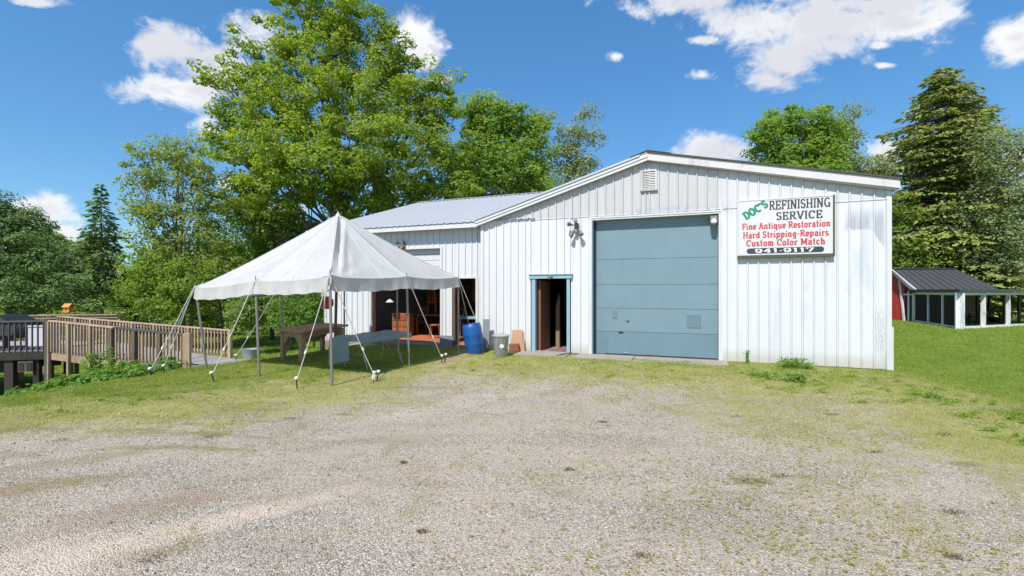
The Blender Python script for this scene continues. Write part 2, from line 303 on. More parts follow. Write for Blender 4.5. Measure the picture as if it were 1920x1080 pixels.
# ------------------------------------------------------------------ mesh helpers
class MB:
    def __init__(s): s.v = []; s.f = []; s.mi = []
    def add(s, vs, fs, mi=0):
        o = len(s.v); s.v += [tuple(p) for p in vs]; s.f += [tuple(i+o for i in f) for f in fs]; s.mi += [mi]*len(fs); return s
    def box(s, x0, x1, y0, y1, z0, z1, mi=0):
        v = [(x0,y0,z0),(x1,y0,z0),(x1,y1,z0),(x0,y1,z0),(x0,y0,z1),(x1,y0,z1),(x1,y1,z1),(x0,y1,z1)]
        return s.add(v, [(0,3,2,1),(4,5,6,7),(0,1,5,4),(1,2,6,5),(2,3,7,6),(3,0,4,7)], mi)
    def beam(s, a, b, w, h, up=(0,0,1), mi=0, roll=0):
        a, b = Vector(a), Vector(b); d = (b-a).normalized(); u = Vector(up)
        if abs(d.dot(u)) > .98: u = Vector((0,1,0))
        x = d.cross(u).normalized(); y = x.cross(d).normalized()
        if roll:
            q = Matrix.Rotation(roll, 3, d); x = q@x; y = q@y
        vs = [p + x*sx_*w/2 + y*sy_*h/2 for p in (a, b) for sx_, sy_ in ((-1,-1),(1,-1),(1,1),(-1,1))]
        return s.add(vs, [(0,3,2,1),(4,5,6,7),(0,1,5,4),(1,2,6,5),(2,3,7,6),(3,0,4,7)], mi)
    def tube(s, pts, r, seg=8, cap=True, mi=0):
        pts = [Vector(p) for p in pts]; n = len(pts); rr = r if isinstance(r, (list, tuple)) else [r]*n
        prev = None; rings = []
        for i, p in enumerate(pts):
            d = (pts[min(i+1, n-1)] - pts[max(i-1, 0)]).normalized()
            if prev is None:
                u = Vector((0,0,1)) if abs(d.z) < .9 else Vector((1,0,0)); x = d.cross(u).normalized()
            else:
                x = (prev - d*prev.dot(d)).normalized()
            prev = x; y = d.cross(x)
            rings.append([p + (x*math.cos(t)+y*math.sin(t))*rr[i] for t in [2*math.pi*k/seg for k in range(seg)]])
        vs = [q for rg in rings for q in rg]; fs = []
        for i in range(n-1):
            for k in range(seg):
                a = i*seg+k; b = i*seg+(k+1)%seg; fs.append((a, b, b+seg, a+seg))
        if cap: fs.append(tuple(range(seg))[::-1]); fs.append(tuple(range((n-1)*seg, n*seg)))
        return s.add(vs, fs, mi)
    def lathe(s, prof, c=(0,0,0), seg=24, mi=0, cap=True):
        vs = [(c[0]+r*math.cos(2*math.pi*k/seg), c[1]+r*math.sin(2*math.pi*k/seg), c[2]+z) for r, z in prof for k in range(seg)]
        fs = []
        for i in range(len(prof)-1):
            for k in range(seg):
                a = i*seg+k; b = i*seg+(k+1)%seg; fs.append((a, b, b+seg, a+seg))
        if cap: fs.append(tuple(range(seg))[::-1]); fs.append(tuple(range((len(prof)-1)*seg, len(prof)*seg)))
        return s.add(vs, fs, mi)
    def prism(s, poly, axis, d0, d1, mi=0):
        # poly in the two other axes; axis 'x','y','z'
        def P(u, v, d):
            return {'x': (d,u,v), 'y': (u,d,v), 'z': (u,v,d)}[axis]
        n = len(poly); vs = [P(u,v,d0) for u,v in poly] + [P(u,v,d1) for u,v in poly]
        fs = [tuple(range(n))[::-1], tuple(range(n, 2*n))] + [(i, (i+1)%n, (i+1)%n+n, i+n) for i in range(n)]
        return s.add(vs, fs, mi)
    def xf(s, mat):
        s.v = [tuple(mat@Vector(p)) for p in s.v]; return s
def mesh_of(mb, name, mats, smooth=False, recalc=True):
    me = bpy.data.meshes.new(name); me.from_pydata(mb.v, [], mb.f); 
    for m in (mats if isinstance(mats, (list, tuple)) else [mats]): me.materials.append(m)
    if max(mb.mi, default=0): me.polygons.foreach_set('material_index', mb.mi)
    if recalc:
        b = bmesh.new(); b.from_mesh(me); bmesh.ops.recalc_face_normals(b, faces=b.faces); b.to_mesh(me); b.free()
    if smooth:
        me.polygons.foreach_set('use_smooth', [True]*len(me.polygons))
        if smooth != 'all': me.set_sharp_from_angle(angle=R(40))
    me.update(); return me
def tag(o, label=None, cat=None, group=None, kind=None):
    if label: o['label'] = label
    if cat: o['category'] = cat
    if group: o['group'] = group
    if kind: o['kind'] = kind
    return o
def link(name, me, parent=None, loc=(0,0,0), rot=(0,0,0), label=None):
    o = bpy.data.objects.new(name, me); C.objects.link(o); o.parent = parent; o.location = loc; o.rotation_euler = rot
    if label: o['label'] = label
    return o
def part(name, mb, mat, parent=None, smooth=False, label=None, loc=(0,0,0), rot=(0,0,0)):
    return link(name, mesh_of(mb, name, mat, smooth), parent, loc, rot, label)
def empty(name, loc, label, cat, rz=0, group=None):
    o = bpy.data.objects.new(name, None); C.objects.link(o); o.location = loc; o.rotation_euler = (0,0,rz); o.empty_display_size = .3
    return tag(o, label, cat, group)
def copy_tree(o, parent=None):
    c = o.copy(); C.objects.link(c); c.parent = parent
    for ch in list(o.children): copy_tree(ch, c)
    return c
def np_mesh(name, V, F, mat, smooth=False):
    # V (n,3) array, F (m,k) array of a fixed face size
    me = bpy.data.meshes.new(name); k = F.shape[1]
    me.vertices.add(len(V)); me.vertices.foreach_set('co', V.astype(np.float32).ravel())
    me.loops.add(F.size); me.loops.foreach_set('vertex_index', F.astype(np.int32).ravel())
    me.polygons.add(len(F)); me.polygons.foreach_set('loop_start', np.arange(0, F.size, k, dtype=np.int32))
    me.polygons.foreach_set('loop_total', np.full(len(F), k, dtype=np.int32))
    if smooth: me.polygons.foreach_set('use_smooth', np.ones(len(F), dtype=bool))
    me.materials.append(mat); me.update(calc_edges=True); return me

# ------------------------------------------------------------------ terrain
def sstep(x, a, b):
    t = np.clip((x-a)/(b-a), 0, 1); return t*t*(3-2*t)
def vnoise(x, y, s, seed=0):
    # cheap smooth value noise
    def h(i, j): 
        n = np.sin(i*127.1 + j*311.7 + seed*74.7)*43758.5453; return n-np.floor(n)
    x, y = x*s, y*s; i, j = np.floor(x), np.floor(y); fx, fy = x-i, y-j; fx = fx*fx*(3-2*fx); fy = fy*fy*(3-2*fy)
    return (h(i,j)*(1-fx)+h(i+1,j)*fx)*(1-fy) + (h(i,j+1)*(1-fx)+h(i+1,j+1)*fx)*fy
def hgt(x, y):
    x = np.asarray(x, float); y = np.asarray(y, float)
    d = (x+9)*-.946 + (y-8)*.324
    z = -1.25*sstep(d, -1.5, 6.5) - .06*sstep(d, -2.8, 0)
    right = sstep(x, 9, 16); z = z - .10*right
    z = z + (vnoise(x,y,.35,1)-.5)*.05*(1-sstep(np.abs(y-13), 0, 3)*0) * np.where(y > 11.5, .3, 1) + (vnoise(x,y,1.3,2)-.5)*.02
    near = 1-sstep(np.hypot(x, y), 60, 90)
    return z
def gz(x, y): return float(hgt(x, y))
FA = R(-21); RX = np.array([math.cos(FA), math.sin(FA)]); NX = np.array([-math.sin(FA), math.cos(FA)]); O2 = np.array([-.875, 13.57])
def fcoord(x, y):
    dx, dy = x-O2[0], y-O2[1]; return dx*RX[0]+dy*RX[1], dx*NX[0]+dy*NX[1]
def grassiness(x, y):
    """0 = bare gravel, 1 = full lawn"""
    lx, ly = fcoord(x, y)
    n = (vnoise(x,y,.5,5)-.5)*1.3 + (vnoise(x,y,1.7,6)-.5)*.9 + (vnoise(x,y,4.1,7)-.5)*.5
    # left verge: beyond a line from (-9, 6.4) towards the tent
    a = sstep(y + n*1.7 - (6.3 + .64*(x+6.6)) - np.where(x > -4, (x+4)*.3, 0), -1.2, 1.9) * sstep(-x+n*.6, 1.2, 3.6)
    # strip in front of the building
    strip = sstep(-ly + n*.4, 4.3+.22*np.clip(lx-4,0,5), .4+.14*np.clip(lx-4,0,5)) * .72 * sstep(lx, -.6, .6)
    under = sstep(ly, -5.2, -4.2)*(1-sstep(lx, -.7, .2))*.9
    # right lawn
    b = sstep(x + n*.7 - (6.9 + (y-6.1)*.38), -1.5, .9) * sstep(y, 2.5, 5.0)
    b2 = sstep(lx + n*.4, 9.4, 10.6)*sstep(ly,-1.2,.5)
    far = sstep(y, 15.5, 17.5)
    return np.clip(np.maximum.reduce([a*.85, strip, under, b, b2, far]), 0, 1)
def axis(lo, hi, fine0, fine1, step, grow=1.22):
    a = list(np.arange(fine0, fine1+1e-6, step)); s = step; p = fine0
    while p > lo: s *= grow; p -= s; a.insert(0, p)
    s = step; p = a[-1]
    while p < hi: s *= grow; p += s; a.append(p)
    return np.array(a)
ax = axis(-700, 700, -17, 19, .16); ay = axis(-60, 900, 1.5, 20, .16)
X, Y = np.meshgrid(ax, ay); Z = hgt(X, Y); G = grassiness(X, Y)
nxv, nyv = len(ax), len(ay)
idx = np.arange(nxv*nyv).reshape(nyv, nxv)
FQ = np.stack([idx[:-1,:-1], idx[:-1,1:], idx[1:,1:], idx[1:,:-1]], -1).reshape(-1, 4)
VV = np.stack([X.ravel(), Y.ravel(), Z.ravel()], 1); GG = G.ravel()
# interior footprint of the workshop gets no soil relief problem: slab is above it
def mossy(x, y):
    lx, ly = fcoord(x, y); n = (vnoise(x,y,.7,31)-.5)*2.2
    m = .85*sstep(-ly + n*.5, 6.2, 1.6)*sstep(lx+n*.3, -1.2, .8)
    m = np.maximum(m, .62*sstep(x+n*.6, .6, 4.5)*sstep(y, 2.0, 6.5)+.0)
    m = np.maximum(m, .9*sstep(x+n*.5-(5.2+(y-6.1)*.38), -1.6, 1.2)*sstep(y,2.8,5.2))
    left = sstep(y+n*.8-(4.6+.62*(x+6.6)), -1.4, 1.6)*sstep(-x+n*.5, -.3, 2.4)*.85
    return np.clip(np.maximum(m, left), 0, 1)
def ground_mat():
    s = NT('yard_ground'); w = s.coord('World')
    at = s.n('ShaderNodeAttribute', attribute_name='grass'); g = at.outputs['Fac']
    n_big = s.noise(w, .55, 4, .6); n_mid = s.noise(w, 3.2, 6, .65); n_fine = s.noise(w, 38, 5, .7); n_f2 = s.noise(w, 13, 6, .7)
    streak = s.noise(s.coord('World', (.45,1.6,1), (0,0,R(-24))), 1.1, 5, .6)
    vor = s.n('ShaderNodeTexVoronoi', feature='F1'); s.l(w, vor.inputs['Vector']); vor.inputs['Scale'].default_value = 92; vor.inputs['Randomness'].default_value = 1
    vor2 = s.n('ShaderNodeTexVoronoi', feature='F1'); s.l(w, vor2.inputs['Vector']); vor2.inputs['Scale'].default_value = 46
    sp = s.n('ShaderNodeSeparateColor'); s.l(vor.outputs['Color'], sp.inputs[0])
    st = s.mix(s.ramp(sp.outputs[0], 0, 1, smooth=False), (.19,.160,.130), (.58,.515,.435))
    st = s.mix(s.ramp(sp.outputs[1], .86, .92), st, (.70,.65,.59)); st = s.mix(s.ramp(sp.outputs[2], .78, .9), st, (.37,.27,.20))
    dirt = s.mix(n_mid, (.45,.365,.28), (.61,.505,.405))
    dirtm = s.ramp(s.math('ADD', s.math('MULTIPLY', streak, .9), s.math('MULTIPLY', n_f2, .5)), .56, .80)
    c = s.mix(s.math('MULTIPLY', dirtm, .55), st, dirt)
    c = s.mix(s.math('MULTIPLY', s.ramp(s.noise(w, 52, 2, .5), .44, .30), .75), c, (.085,.07,.06))
    tone = s.noise(s.coord('World', (.6,1.5,1), (0,0,R(-24))), .8, 6, .7)
    c = s.mix(s.math('MULTIPLY', s.ramp(tone, .50, .36), .22), c, (.20,.165,.13))
    # reddish worn hollows at the left foreground
    geo = s.n('ShaderNodeNewGeometry')
    def spot(x, y, rx, ry, rot, col, cc, amt):
        m = s.n('ShaderNodeMapping', vector_type='TEXTURE'); m.inputs['Location'].default_value = (x,y,0); m.inputs['Rotation'].default_value = (0,0,rot); m.inputs['Scale'].default_value = (rx,ry,50)
        s.l(geo.outputs['Position'], m.inputs['Vector']); ln = s.n('ShaderNodeVectorMath', operation='LENGTH'); s.l(m.outputs[0], ln.inputs[0])
        f = s.ramp(s.math('ADD', ln.outputs['Value'], s.math('ADD', s.math('MULTIPLY_ADD', n_mid, 1.5, -.75), s.math('MULTIPLY_ADD', n_f2, 1.2, -.6))), 1.25, .35)
        f = s.math('MULTIPLY', f, s.ramp(n_f2, .25, .55)); return s.mix(s.math('MULTIPLY', f, amt), cc, col)
    c = spot(-3.05, 3.65, .75, .22, R(28), (.35,.25,.18), c, .7)
    c = spot(-2.55, 3.0, .28, .10, R(20), (.24,.18,.13), c, .7)
    c = spot(-4.4, 4.0, .9, .16, R(28), (.27,.19,.09), c, .6)
    c = spot(-4.4, 4.75, .8, .18, R(28), (.25,.20,.08), c, .55)
    c = spot(2.2, 4.2, .22, .1, 0, (.13,.12,.05), c, .9)
    c = spot(-1.8, 5.0, 2.6, .2, R(33), (.43,.38,.31), c, .7)
    c = spot(1.8, 7.3, 3.2, .3, R(38), (.42,.38,.31), c, .6)
    c = spot(4.6, 4.6, .2, .08, 0, (.20,.11,.07), c, .8)
    c = spot(-2.3, 3.45, 1.1, .18, R(33), (.62,.50,.40), c, .95)
    c = spot(-3.1, 2.9, .9, .35, R(20), (.60,.485,.385), c, .85)
    c = spot(-.6, 7.2, 2.2, .35, R(38), (.55,.47,.385), c, .55)
    c = spot(-5.2, 5.6, 1.2, .3, R(28), (.54,.46,.37), c, .55)
    # moss and thin yellow growth on the gravel
    atm = s.n('ShaderNodeAttribute', attribute_name='moss'); mo_ = atm.outputs['Fac']
    mossn = s.math('ADD', s.math('MULTIPLY', n_big, .35), s.math('MULTIPLY', n_f2, .65)); mossn = s.math('ADD', mossn, s.math('MULTIPLY', s.noise(w, 1.6, 5, .6), .35))
    mossn = s.math('ADD', mossn, s.math('MULTIPLY', mo_, .42))
    c = s.mix(s.math('MULTIPLY', s.ramp(mossn, .77, 1.02), .80), c, s.mix(n_mid, (.25,.26,.045), (.40,.40,.085)))
    band = s.noise(s.coord('World', (.35,1.9,1), (0,0,R(-30))), 1.4, 6, .65)
    sepw = s.n('ShaderNodeSeparateXYZ'); s.l(w, sepw.inputs[0])
    leftw = s.math('MULTIPLY', s.ramp(sepw.outputs[0], .5, -3.0), s.ramp(sepw.outputs[1], 3.0, 4.6))
    c = s.mix(s.math('MULTIPLY', s.math('MULTIPLY', s.ramp(s.math('ADD', band, s.math('MULTIPLY', n_f2, .25)), .62, .80), leftw), .75), c, s.mix(n_f2, (.17,.14,.055), (.30,.26,.10)))
    rightw = s.ramp(sepw.outputs[0], -.5, 3.0)
    c = s.mix(s.math('MULTIPLY', s.math('MULTIPLY', s.ramp(s.math('ADD', s.math('MULTIPLY', n_mid, .6), s.math('MULTIPLY', n_f2, .6)), .60, .78), rightw), .68), c, (.26,.26,.085))
    # speckled tiny weeds
    spk = s.math('MULTIPLY', s.ramp(s.noise(w, 30, 3, .6), .60, .68), s.ramp(n_mid, .40, .6))
    c = s.mix(s.math('MULTIPLY', spk, .6), c, (.17,.19,.055))
    # lawn
    lawnn = s.math('ADD', s.math('MULTIPLY', n_mid, .5), s.math('MULTIPLY', s.noise(w, 1.1, 5, .65), .6)); lawn = s.mix(s.ramp(lawnn, .38, .72), (.12,.18,.026), (.26,.30,.06)); lawn = s.mix(s.math('MULTIPLY', s.ramp(n_fine, .55, .4), .5), lawn, (.08,.13,.015))
    lawn = s.mix(s.math('MULTIPLY', s.ramp(n_f2, .58, .70), .35), lawn, (.34,.34,.09))
    gm = s.math('ADD', g, s.math('MULTIPLY_ADD', n_mid, .7, -.35)); gm = s.math('ADD', gm, s.math('MULTIPLY_ADD', n_f2, .5, -.25))
    c = s.mix(s.ramp(gm, .55, .95), c, lawn)
    h = s.math('SUBTRACT', 1.0, s.math('MULTIPLY', vor.outputs['Distance'], 1.4)); h = s.math('ADD', h, s.math('MULTIPLY', n_f2, .8)); h = s.math('ADD', h, s.math('MULTIPLY', vor2.outputs['Distance'], -.4))
    s.bsdf(c, .95, 0, s.bump(h, .75, .014), .15); return s.m
M['ground'] = ground_mat()
def ground_piece(name, mask):
    F = FQ[mask]; u, inv = np.unique(F, return_inverse=True)
    me = np_mesh(name, VV[u], inv.reshape(F.shape), M['ground'], True)
    at = me.attributes.new('grass', 'FLOAT', 'POINT'); at.data.foreach_set('value', GG[u].astype(np.float32))
    am = me.attributes.new('moss', 'FLOAT', 'POINT'); am.data.foreach_set('value', mossy(VV[u,0], VV[u,1]).astype(np.float32))
    o = link(name, me); tag(o, kind='structure'); return o
fg = GG[FQ].mean(1); fx_ = VV[FQ][:,:,0].mean(1); fy_ = VV[FQ][:,:,1].mean(1)
sm = sstep(fy_ - (6.2 + .64*(fx_+6.6)) - np.where(fx_ > -4, (fx_+4)*.9, 0), -.01, .01)*(fx_ < 0)
lxf, lyf = fcoord(fx_, fy_)
lawn_mask = (sm > .5) | (fx_ - (6.9+(fy_-6.1)*.38) > 0) & (fy_ > 4.5) | (lyf > 0) | (fy_ > 17)
ground_piece('lawn', lawn_mask); ground_piece('gravel_yard', ~lawn_mask)

# ------------------------------------------------------------------ workshop building
B = empty('workshop_building', (O2[0], O2[1], 0), 'long white steel-sided workshop with wide gable front, blue roller door and lower wing', 'workshop', FA)
def plane_top(x):      # underside of roof at facade (main)
    return 3.80 + (x-0)*( (5.20-3.80)/4.70 ) if x < 4.70 else 5.20 - (x-4.70)*((5.20-4.04)/5.2)
PW = .2286
def panel(x0, x1, ztop0, ztop1, zb0, zb1, y, name, mat, parent, out=.0):
    """one pan of ribbed siding with its rib at the right edge"""
    w = x1-x0; prof = [(x0, 0), (x1-.046, 0), (x1-.038, -.028), (x1-.012, -.028), (x1-.003, 0), (x1-.0022, .006)] if w > .08 else [(x0,0),(x1-.003,0)]
    if w > .12: prof = [prof[0], (x0+(w-.05)*.48, -.0015)] + prof[1:]
    mb = MB(); n = len(prof)
    T = lambda x: ztop0+(ztop1-ztop0)*(x-x0)/w; Bt = lambda x: zb0+(zb1-zb0)*(x-x0)/w
    top = [(x, y-out+d, T(x)) for x, d in prof]; bot = [(x, y-out+d, Bt(x)) for x, d in prof]
    back = [(x1-.0025, y-out+.012, T(x1)), (x0, y-out+.012, T(x0))]; backb = [(x1-.0025, y-out+.012, Bt(x1)), (x0, y-out+.012, Bt(x0))]
    vs = top+back+bot+backb; m = n+2
    fs = [(i, (i+1)%m, (i+1)%m+m, i+m) for i in range(m)] + [tuple(range(m))[::-1], tuple(range(m, 2*m))]
    mb.add(vs, fs); return part(name, mb, mat, parent)
def cut_cols(x0, x1, cuts):
    xs = [x0 + i*PW for i in range(int((x1-x0)/PW)+2) if x0+i*PW < x1-.03] + [x1]; return xs
# main facade, openings: man door 1.53..2.69 up to 2.19; big door 3.20..6.50 up to 3.70
def spans(a, b, opens):
    """split a column [a,b] against openings; yields (xa, xb, zbottom)"""
    pts = sorted({a, b} | {v for o in opens for v in o[:2] if a < v < b})
    for p, q in zip(pts[:-1], pts[1:]):
        if q-p < .012: continue
        zb = None
        for (o0, o1, oz) in opens:
            if p >= o0-1e-4 and q <= o1+1e-4: zb = oz
        yield p, q, zb
SEAM = 3.80
mo = [(1.53, 2.69, 2.19), (3.21, 6.50, 3.70)]
xs = cut_cols(0, 9.83, mo)
foot = lambda x: .03 + (-.02)*x/9.9
for a, b in zip(xs[:-1], xs[1:]):
    for p, q, zb in spans(a, b, mo):
        z0 = zb if zb is not None else None
        t0, t1 = min(SEAM, plane_top(p)), min(SEAM, plane_top(q))
        zb0 = z0 if z0 else foot(p); zb1 = z0 if z0 else foot(q)
        panel(p, q, t0, t1, zb0, zb1, -.002, 'siding_panel', M['siding'], B)
    if plane_top(a) > SEAM+.02 or plane_top(b) > SEAM+.02:
        pts = [a, b]
        if a < 4.70 < b: pts = [a, 4.70, b]
        for p, q in zip(pts[:-1], pts[1:]):
            panel(p, q, max(plane_top(p), SEAM+.01), max(plane_top(q), SEAM+.01), SEAM-.035, SEAM-.035, -.002, 'siding_panel', M['siding'], B, out=.0135)
part('corner_trim', MB().box(9.80, 9.885, -.045, .06, 0.0, 3.99), M['trim'], B)
part('corner_trim', MB().box(9.888, 9.92, -.04, .09, -.06, .95), M['trim'], B, label='loose white board at the foot of the corner')
part('corner_trim', MB().box(-.05, .045, -.04, .06, 0.0, 3.78), M['trim'], B)
# roofs
def roof_slab(pts_lo, pts_hi, th): pass
mb = MB(); DEP = 14
lp = (-.16, 3.87-.03); pk = (4.74, 5.30); rp = (9.98, 4.155)
def z_on(p, q, x): return p[1]+(q[1]-p[1])*(x-p[0])/(q[0]-p[0])
mb.prism([(pk[0], pk[1]+.004), (rp[0]+.03, rp[1]-.002), (rp[0]+.03, rp[1]+.035), (pk[0], pk[1]+.04)], 'y', -.21, DEP)
part('shingle_roof', mb, M['shingle'], B)
mb = MB().prism([(lp[0]-.02, lp[1]+.006), (pk[0]-.003, pk[1]+.004), (pk[0]-.003, pk[1]+.028), (lp[0]-.02, lp[1]+.03)], 'y', -.20, DEP)
part('metal_roof', mb, M['roofmetal'], B)
mb = MB().prism([(4.30, 5.208), (pk[0], pk[1]+.042), (5.3, 5.222), (5.3, 5.232), (pk[0], pk[1]+.066), (4.30, 5.226)], 'y', -.22, DEP); part('ridge_cap', mb, M['shingle'], B)
def rake(p, q, th, y0, y1, name, mat, **k):
    mb = MB().prism([(p[0], p[1]-th), (q[0], q[1]-th), (q[0], q[1]), (p[0], p[1])], 'y', y0, y1); return part(name, mb, mat, B, **k)
rake(lp, (pk[0]-.004, pk[1]), .105, -.185, -.12, 'rake_board', M['trim'])
rake((lp[0]+.0, lp[1]-.10), (pk[0]-.004, pk[1]-.10), .085, -.165, -.105, 'rake_board', M['trim'])
rake((lp[0]-.01, lp[1]+.03), (pk[0]-.2, pk[1]-.03), .05, -.21, -.188, 'rake_flashing', M['roofmetal'])
rake((pk[0], pk[1]), rp, .185, -.18, -.115, 'rake_board', M['rake'])
rake((pk[0]+.1, pk[1]-.175), (rp[0]-.02, rp[1]-.18), .04, -.125, -.108, 'rake_board', M['rake'])
mb = MB().prism([(9.97, 3.965), (10.0, 3.965), (10.0, 4.15), (9.97, 4.15)], 'y', -.15, DEP); part('eave_board', mb, M['rake'], B)
for p, q in ((lp, pk), (pk, rp)):
    mb = MB().prism([(p[0], p[1]-.03), (q[0], q[1]-.03), (q[0], q[1]-.004), (p[0], p[1]-.004)], 'y', -.105, -.004); part('soffit', mb, M['soffit'], B)
# hidden walls, ceiling, floor of the main hall
mb = MB().box(9.83, 9.87, .012, 14, -.3, 4.0); part('side_wall', mb, M['siding'], B)
mb = MB(); k = 0.0
while k < 14: mb.box(9.872, 9.883, k, k+.04, -.1, 3.95); k += PW
part('side_wall_ribs', mb, M['siding'], B)['kind'] = 'stuff'
part('back_wall', MB().prism([(0,-.3),(9.9,-.3),(9.9,3.98),(4.7,5.2),(0,3.75)], 'y', 13.9, 13.95), M['siding'], B)
part('partition_wall', MB().box(.0, .06, .31, 13.9, -.1, 3.8), M['inwall'], B)
mb = MB()
for (a, b, c, d) in ((.06,1.64,-.1,3.75),(1.64,2.60,2.13,3.75),(2.60,3.30,-.1,3.75),(3.30,6.45,3.66,3.9),(6.45,9.82,-.1,3.9)): mb.box(a, b, .05, .10, c, d)
part('inner_wall', mb, M['inwall'], B)
part('ceiling', MB().box(.06, 9.86, .10, 13.9, 3.68, 3.72), M['ceil'], B)
part('floor_slab', MB().box(-6.15, 9.9, .02, 13.9, -.3, .012), M['infloor2'], B)
# big roller door
X0, X1, RY = 3.31, 6.42, .18
seams = [.02, .645, 1.275, 1.915, 2.60, 3.66]
for i, (a, b) in enumerate(zip(seams[:-1], seams[1:])):
    mb = MB().box(X0+.05, X1-.005, RY, RY+.045, a+.004, b-.004)
    m = part('door_section', mb, M['bluedoor2' if i == 0 else 'bluedoor'], B)
    bm = bmesh.new(); bm.from_mesh(m.data); bmesh.ops.bevel(bm, geom=[e for e in bm.edges if abs(e.verts[0].co.z-e.verts[1].co.z) < .01], offset=.006, segments=1); bm.to_mesh(m.data); bm.free()
part('door_backing', MB().box(X0, X1, RY+.05, RY+.07, .0, 3.68), M['darkmetal'], B)
part('door_stop', MB().box(X0-.002, X0+.049, RY-.02, RY+.04, .02, 3.66), M['darkmetal'], B)
part('door_patch', MB().box(5.68, 6.02, RY-.012, RY-.001, .80, 1.13), M['bluepatch'], B, label='square metal patch low on the blue door')
part('door_patch', MB().box(3.80, 3.93, RY-.010, RY-.001, 1.00, 1.20), M['bluepatch'], B)
h = MB().box(4.15, 4.24, RY-.012, RY-.001, .93, .99); h.tube([(4.17,RY-.04,.96),(4.24,RY-.04,.965)], .012, 6); part('door_handle', h, M['greymetal'], B)
part('door_latch', MB().box(3.96, 4.08, RY-.02, RY-.001, .61, .65), M['darkmetal'], B)
part('door_latch', MB().box(4.1, 4.2, RY-.02, RY-.001, .07, .10), M['bluetrim'], B)
part('door_strip', MB().box(X0+.3, X1-.01, RY-.004, RY-.0005, .03, .045), M['darkmetal'], B)
part('door_post', MB().box(6.12, 6.135, RY-.004, RY-.0005, .05, .63), M['bluepatch'], B)
# jambs
part('door_jamb', MB().box(X0-.035, X0-.003, -.03, RY+.05, .0, 3.66), M['bluepatch'], B)
part('door_jamb', MB().box(X1+.001, X1+.035, -.025, RY+.05, .0, 3.66), M['trim'], B)
part('door_head', MB().box(X0-.03, X1+.03, -.027, RY+.05, 3.662, 3.70), M['trim'], B)
part('door_casing', MB().box(X0-.115, X0-.037, -.036, -.001, .0, 3.70), M['trim'], B)
part('door_casing', MB().box(X1+.037, X1+.085, -.036, -.001, .0, 3.70), M['trim'], B)
part('door_casing', MB().box(X0-.115, X1+.085, -.040, -.001, 3.704, 3.745), M['trim'], B)
# man door frame
part('door_frame', MB().box(1.555, 1.665, -.05, .05, .0, 2.09), M['bluetrim'], B)
part('door_frame', MB().box(2.578, 2.665, -.05, .05, .0, 2.09), M['bluetrim'], B)
part('door_frame', MB().box(1.49, 2.725, -.075, .05, 2.092, 2.195).box(1.47, 2.745, -.10, .03, 2.197, 2.215), M['bluetrim'], B)
part('door_frame', MB().box(1.64, 1.668, .052, .14, .0, 2.09).box(2.573, 2.60, .052, .14, .0, 2.09), M['bluetrim'], B)
part('door_camera', MB().lathe([(.0,-.03),(.028,-.025),(.03,.02),(.012,.04)], (2.10,-.10,2.10), 10).box(2.04,2.18,-.12,-.075,2.13,2.18), M['greymetal'], B)
part('threshold', MB().box(1.56, 2.67, -.06, .14, .013, .035), M['concrete'], B)
dl = part('inner_door', MB().box(0, .04, 0, .85, 0, 2.02), M['inwall2'], B, loc=(1.70,.16,.03), rot=(0,0,R(-3)), label='red-brown boarded door swung inwards')
for i in range(5): part('board', MB().box(.041, .052, .02+i*.165, .17+i*.165, .02, 2.0), M['inwall2'], dl)
part('floor_mat', MB().prism([(1.95,.2),(2.57,.0),(2.57,1.2),(2.3,1.3)], 'z', .036, .043), M['mat'], B)
# louvred vent in the gable
v = part('gable_vent', MB().box(4.60, 4.93, -.030, -.018, 4.37, 4.86), M['darkmetal'], B)
fr = MB().box(4.57,4.61,-.06,-.0,4.36,4.89).box(4.92,4.96,-.06,-.0,4.36,4.89).box(4.612,4.918,-.06,0,4.85,4.89).box(4.612,4.918,-.058,0,4.36,4.385)
part('vent_frame', fr, M['rake'], v)
for i in range(10):
    z = 4.41+i*.044; part('louvre', MB().add([(4.613,-.055,z-.004),(4.917,-.055,z-.004),(4.917,-.03,z+.028),(4.613,-.03,z+.028),(4.613,-.050,z-.012),(4.917,-.050,z-.012),(4.917,-.026,z+.02),(4.613,-.026,z+.02)], [(0,1,2,3),(4,7,6,5),(0,4,5,1),(3,2,6,7)]), M['rake'], v)
part('vent_sill', MB().box(4.55,4.98,-.075,0,4.335,4.357), M['greymetal'], v)
# ---- wing
WY = .30
wo_ = [(-4.30, -1.55, 3.10), (-1.10, -.30, 2.17)]
wtop = 3.86
xs = cut_cols(-6.20, 0.0, wo_)
for a, b in zip(xs[:-1], xs[1:]):
    for p, q, zb in spans(a, b, wo_):
        panel(p, q, wtop, wtop, zb if zb else -.06, zb if zb else -.06, WY-.002, 'siding_panel', M['siding_wing'], B)
part('corner_trim', MB().box(-6.25, -6.17, WY-.04, WY+.04, -.1, 3.8), M['trim'], B)
part('wing_opening_trim', MB().box(-4.36, -4.27, WY-.035, WY+.03, .0, 3.14), M['trim'], B)
part('wing_opening_trim', MB().box(-4.265, -4.225, WY-.02, WY+.16, .0, 3.09), M['rampwood'], B)
part('wing_opening_trim', MB().box(-1.60, -1.53, WY-.035, WY+.03, .0, 3.14), M['trim'], B)
part('wing_opening_trim', MB().box(-4.265, -1.605, WY-.035, WY+.03, 3.095, 3.145), M['trim'], B)
part('wing_door_trim', MB().box(-.36, -.285, WY-.038, WY+.12, .0, 2.19), M['trim'], B)
part('wing_door_trim', MB().box(-1.12, -.365, WY-.036, WY+.10, 2.13, 2.195), M['trim'], B)
part('wing_door_trim', MB().box(-1.17, -1.06, WY-.05, WY+.10, .0, 2.125), M['postwood'], B)
part('pillar_base', MB().box(-1.60, -1.14, WY-.06, WY+.10, -.25, .34), M['concrete_d'], B)
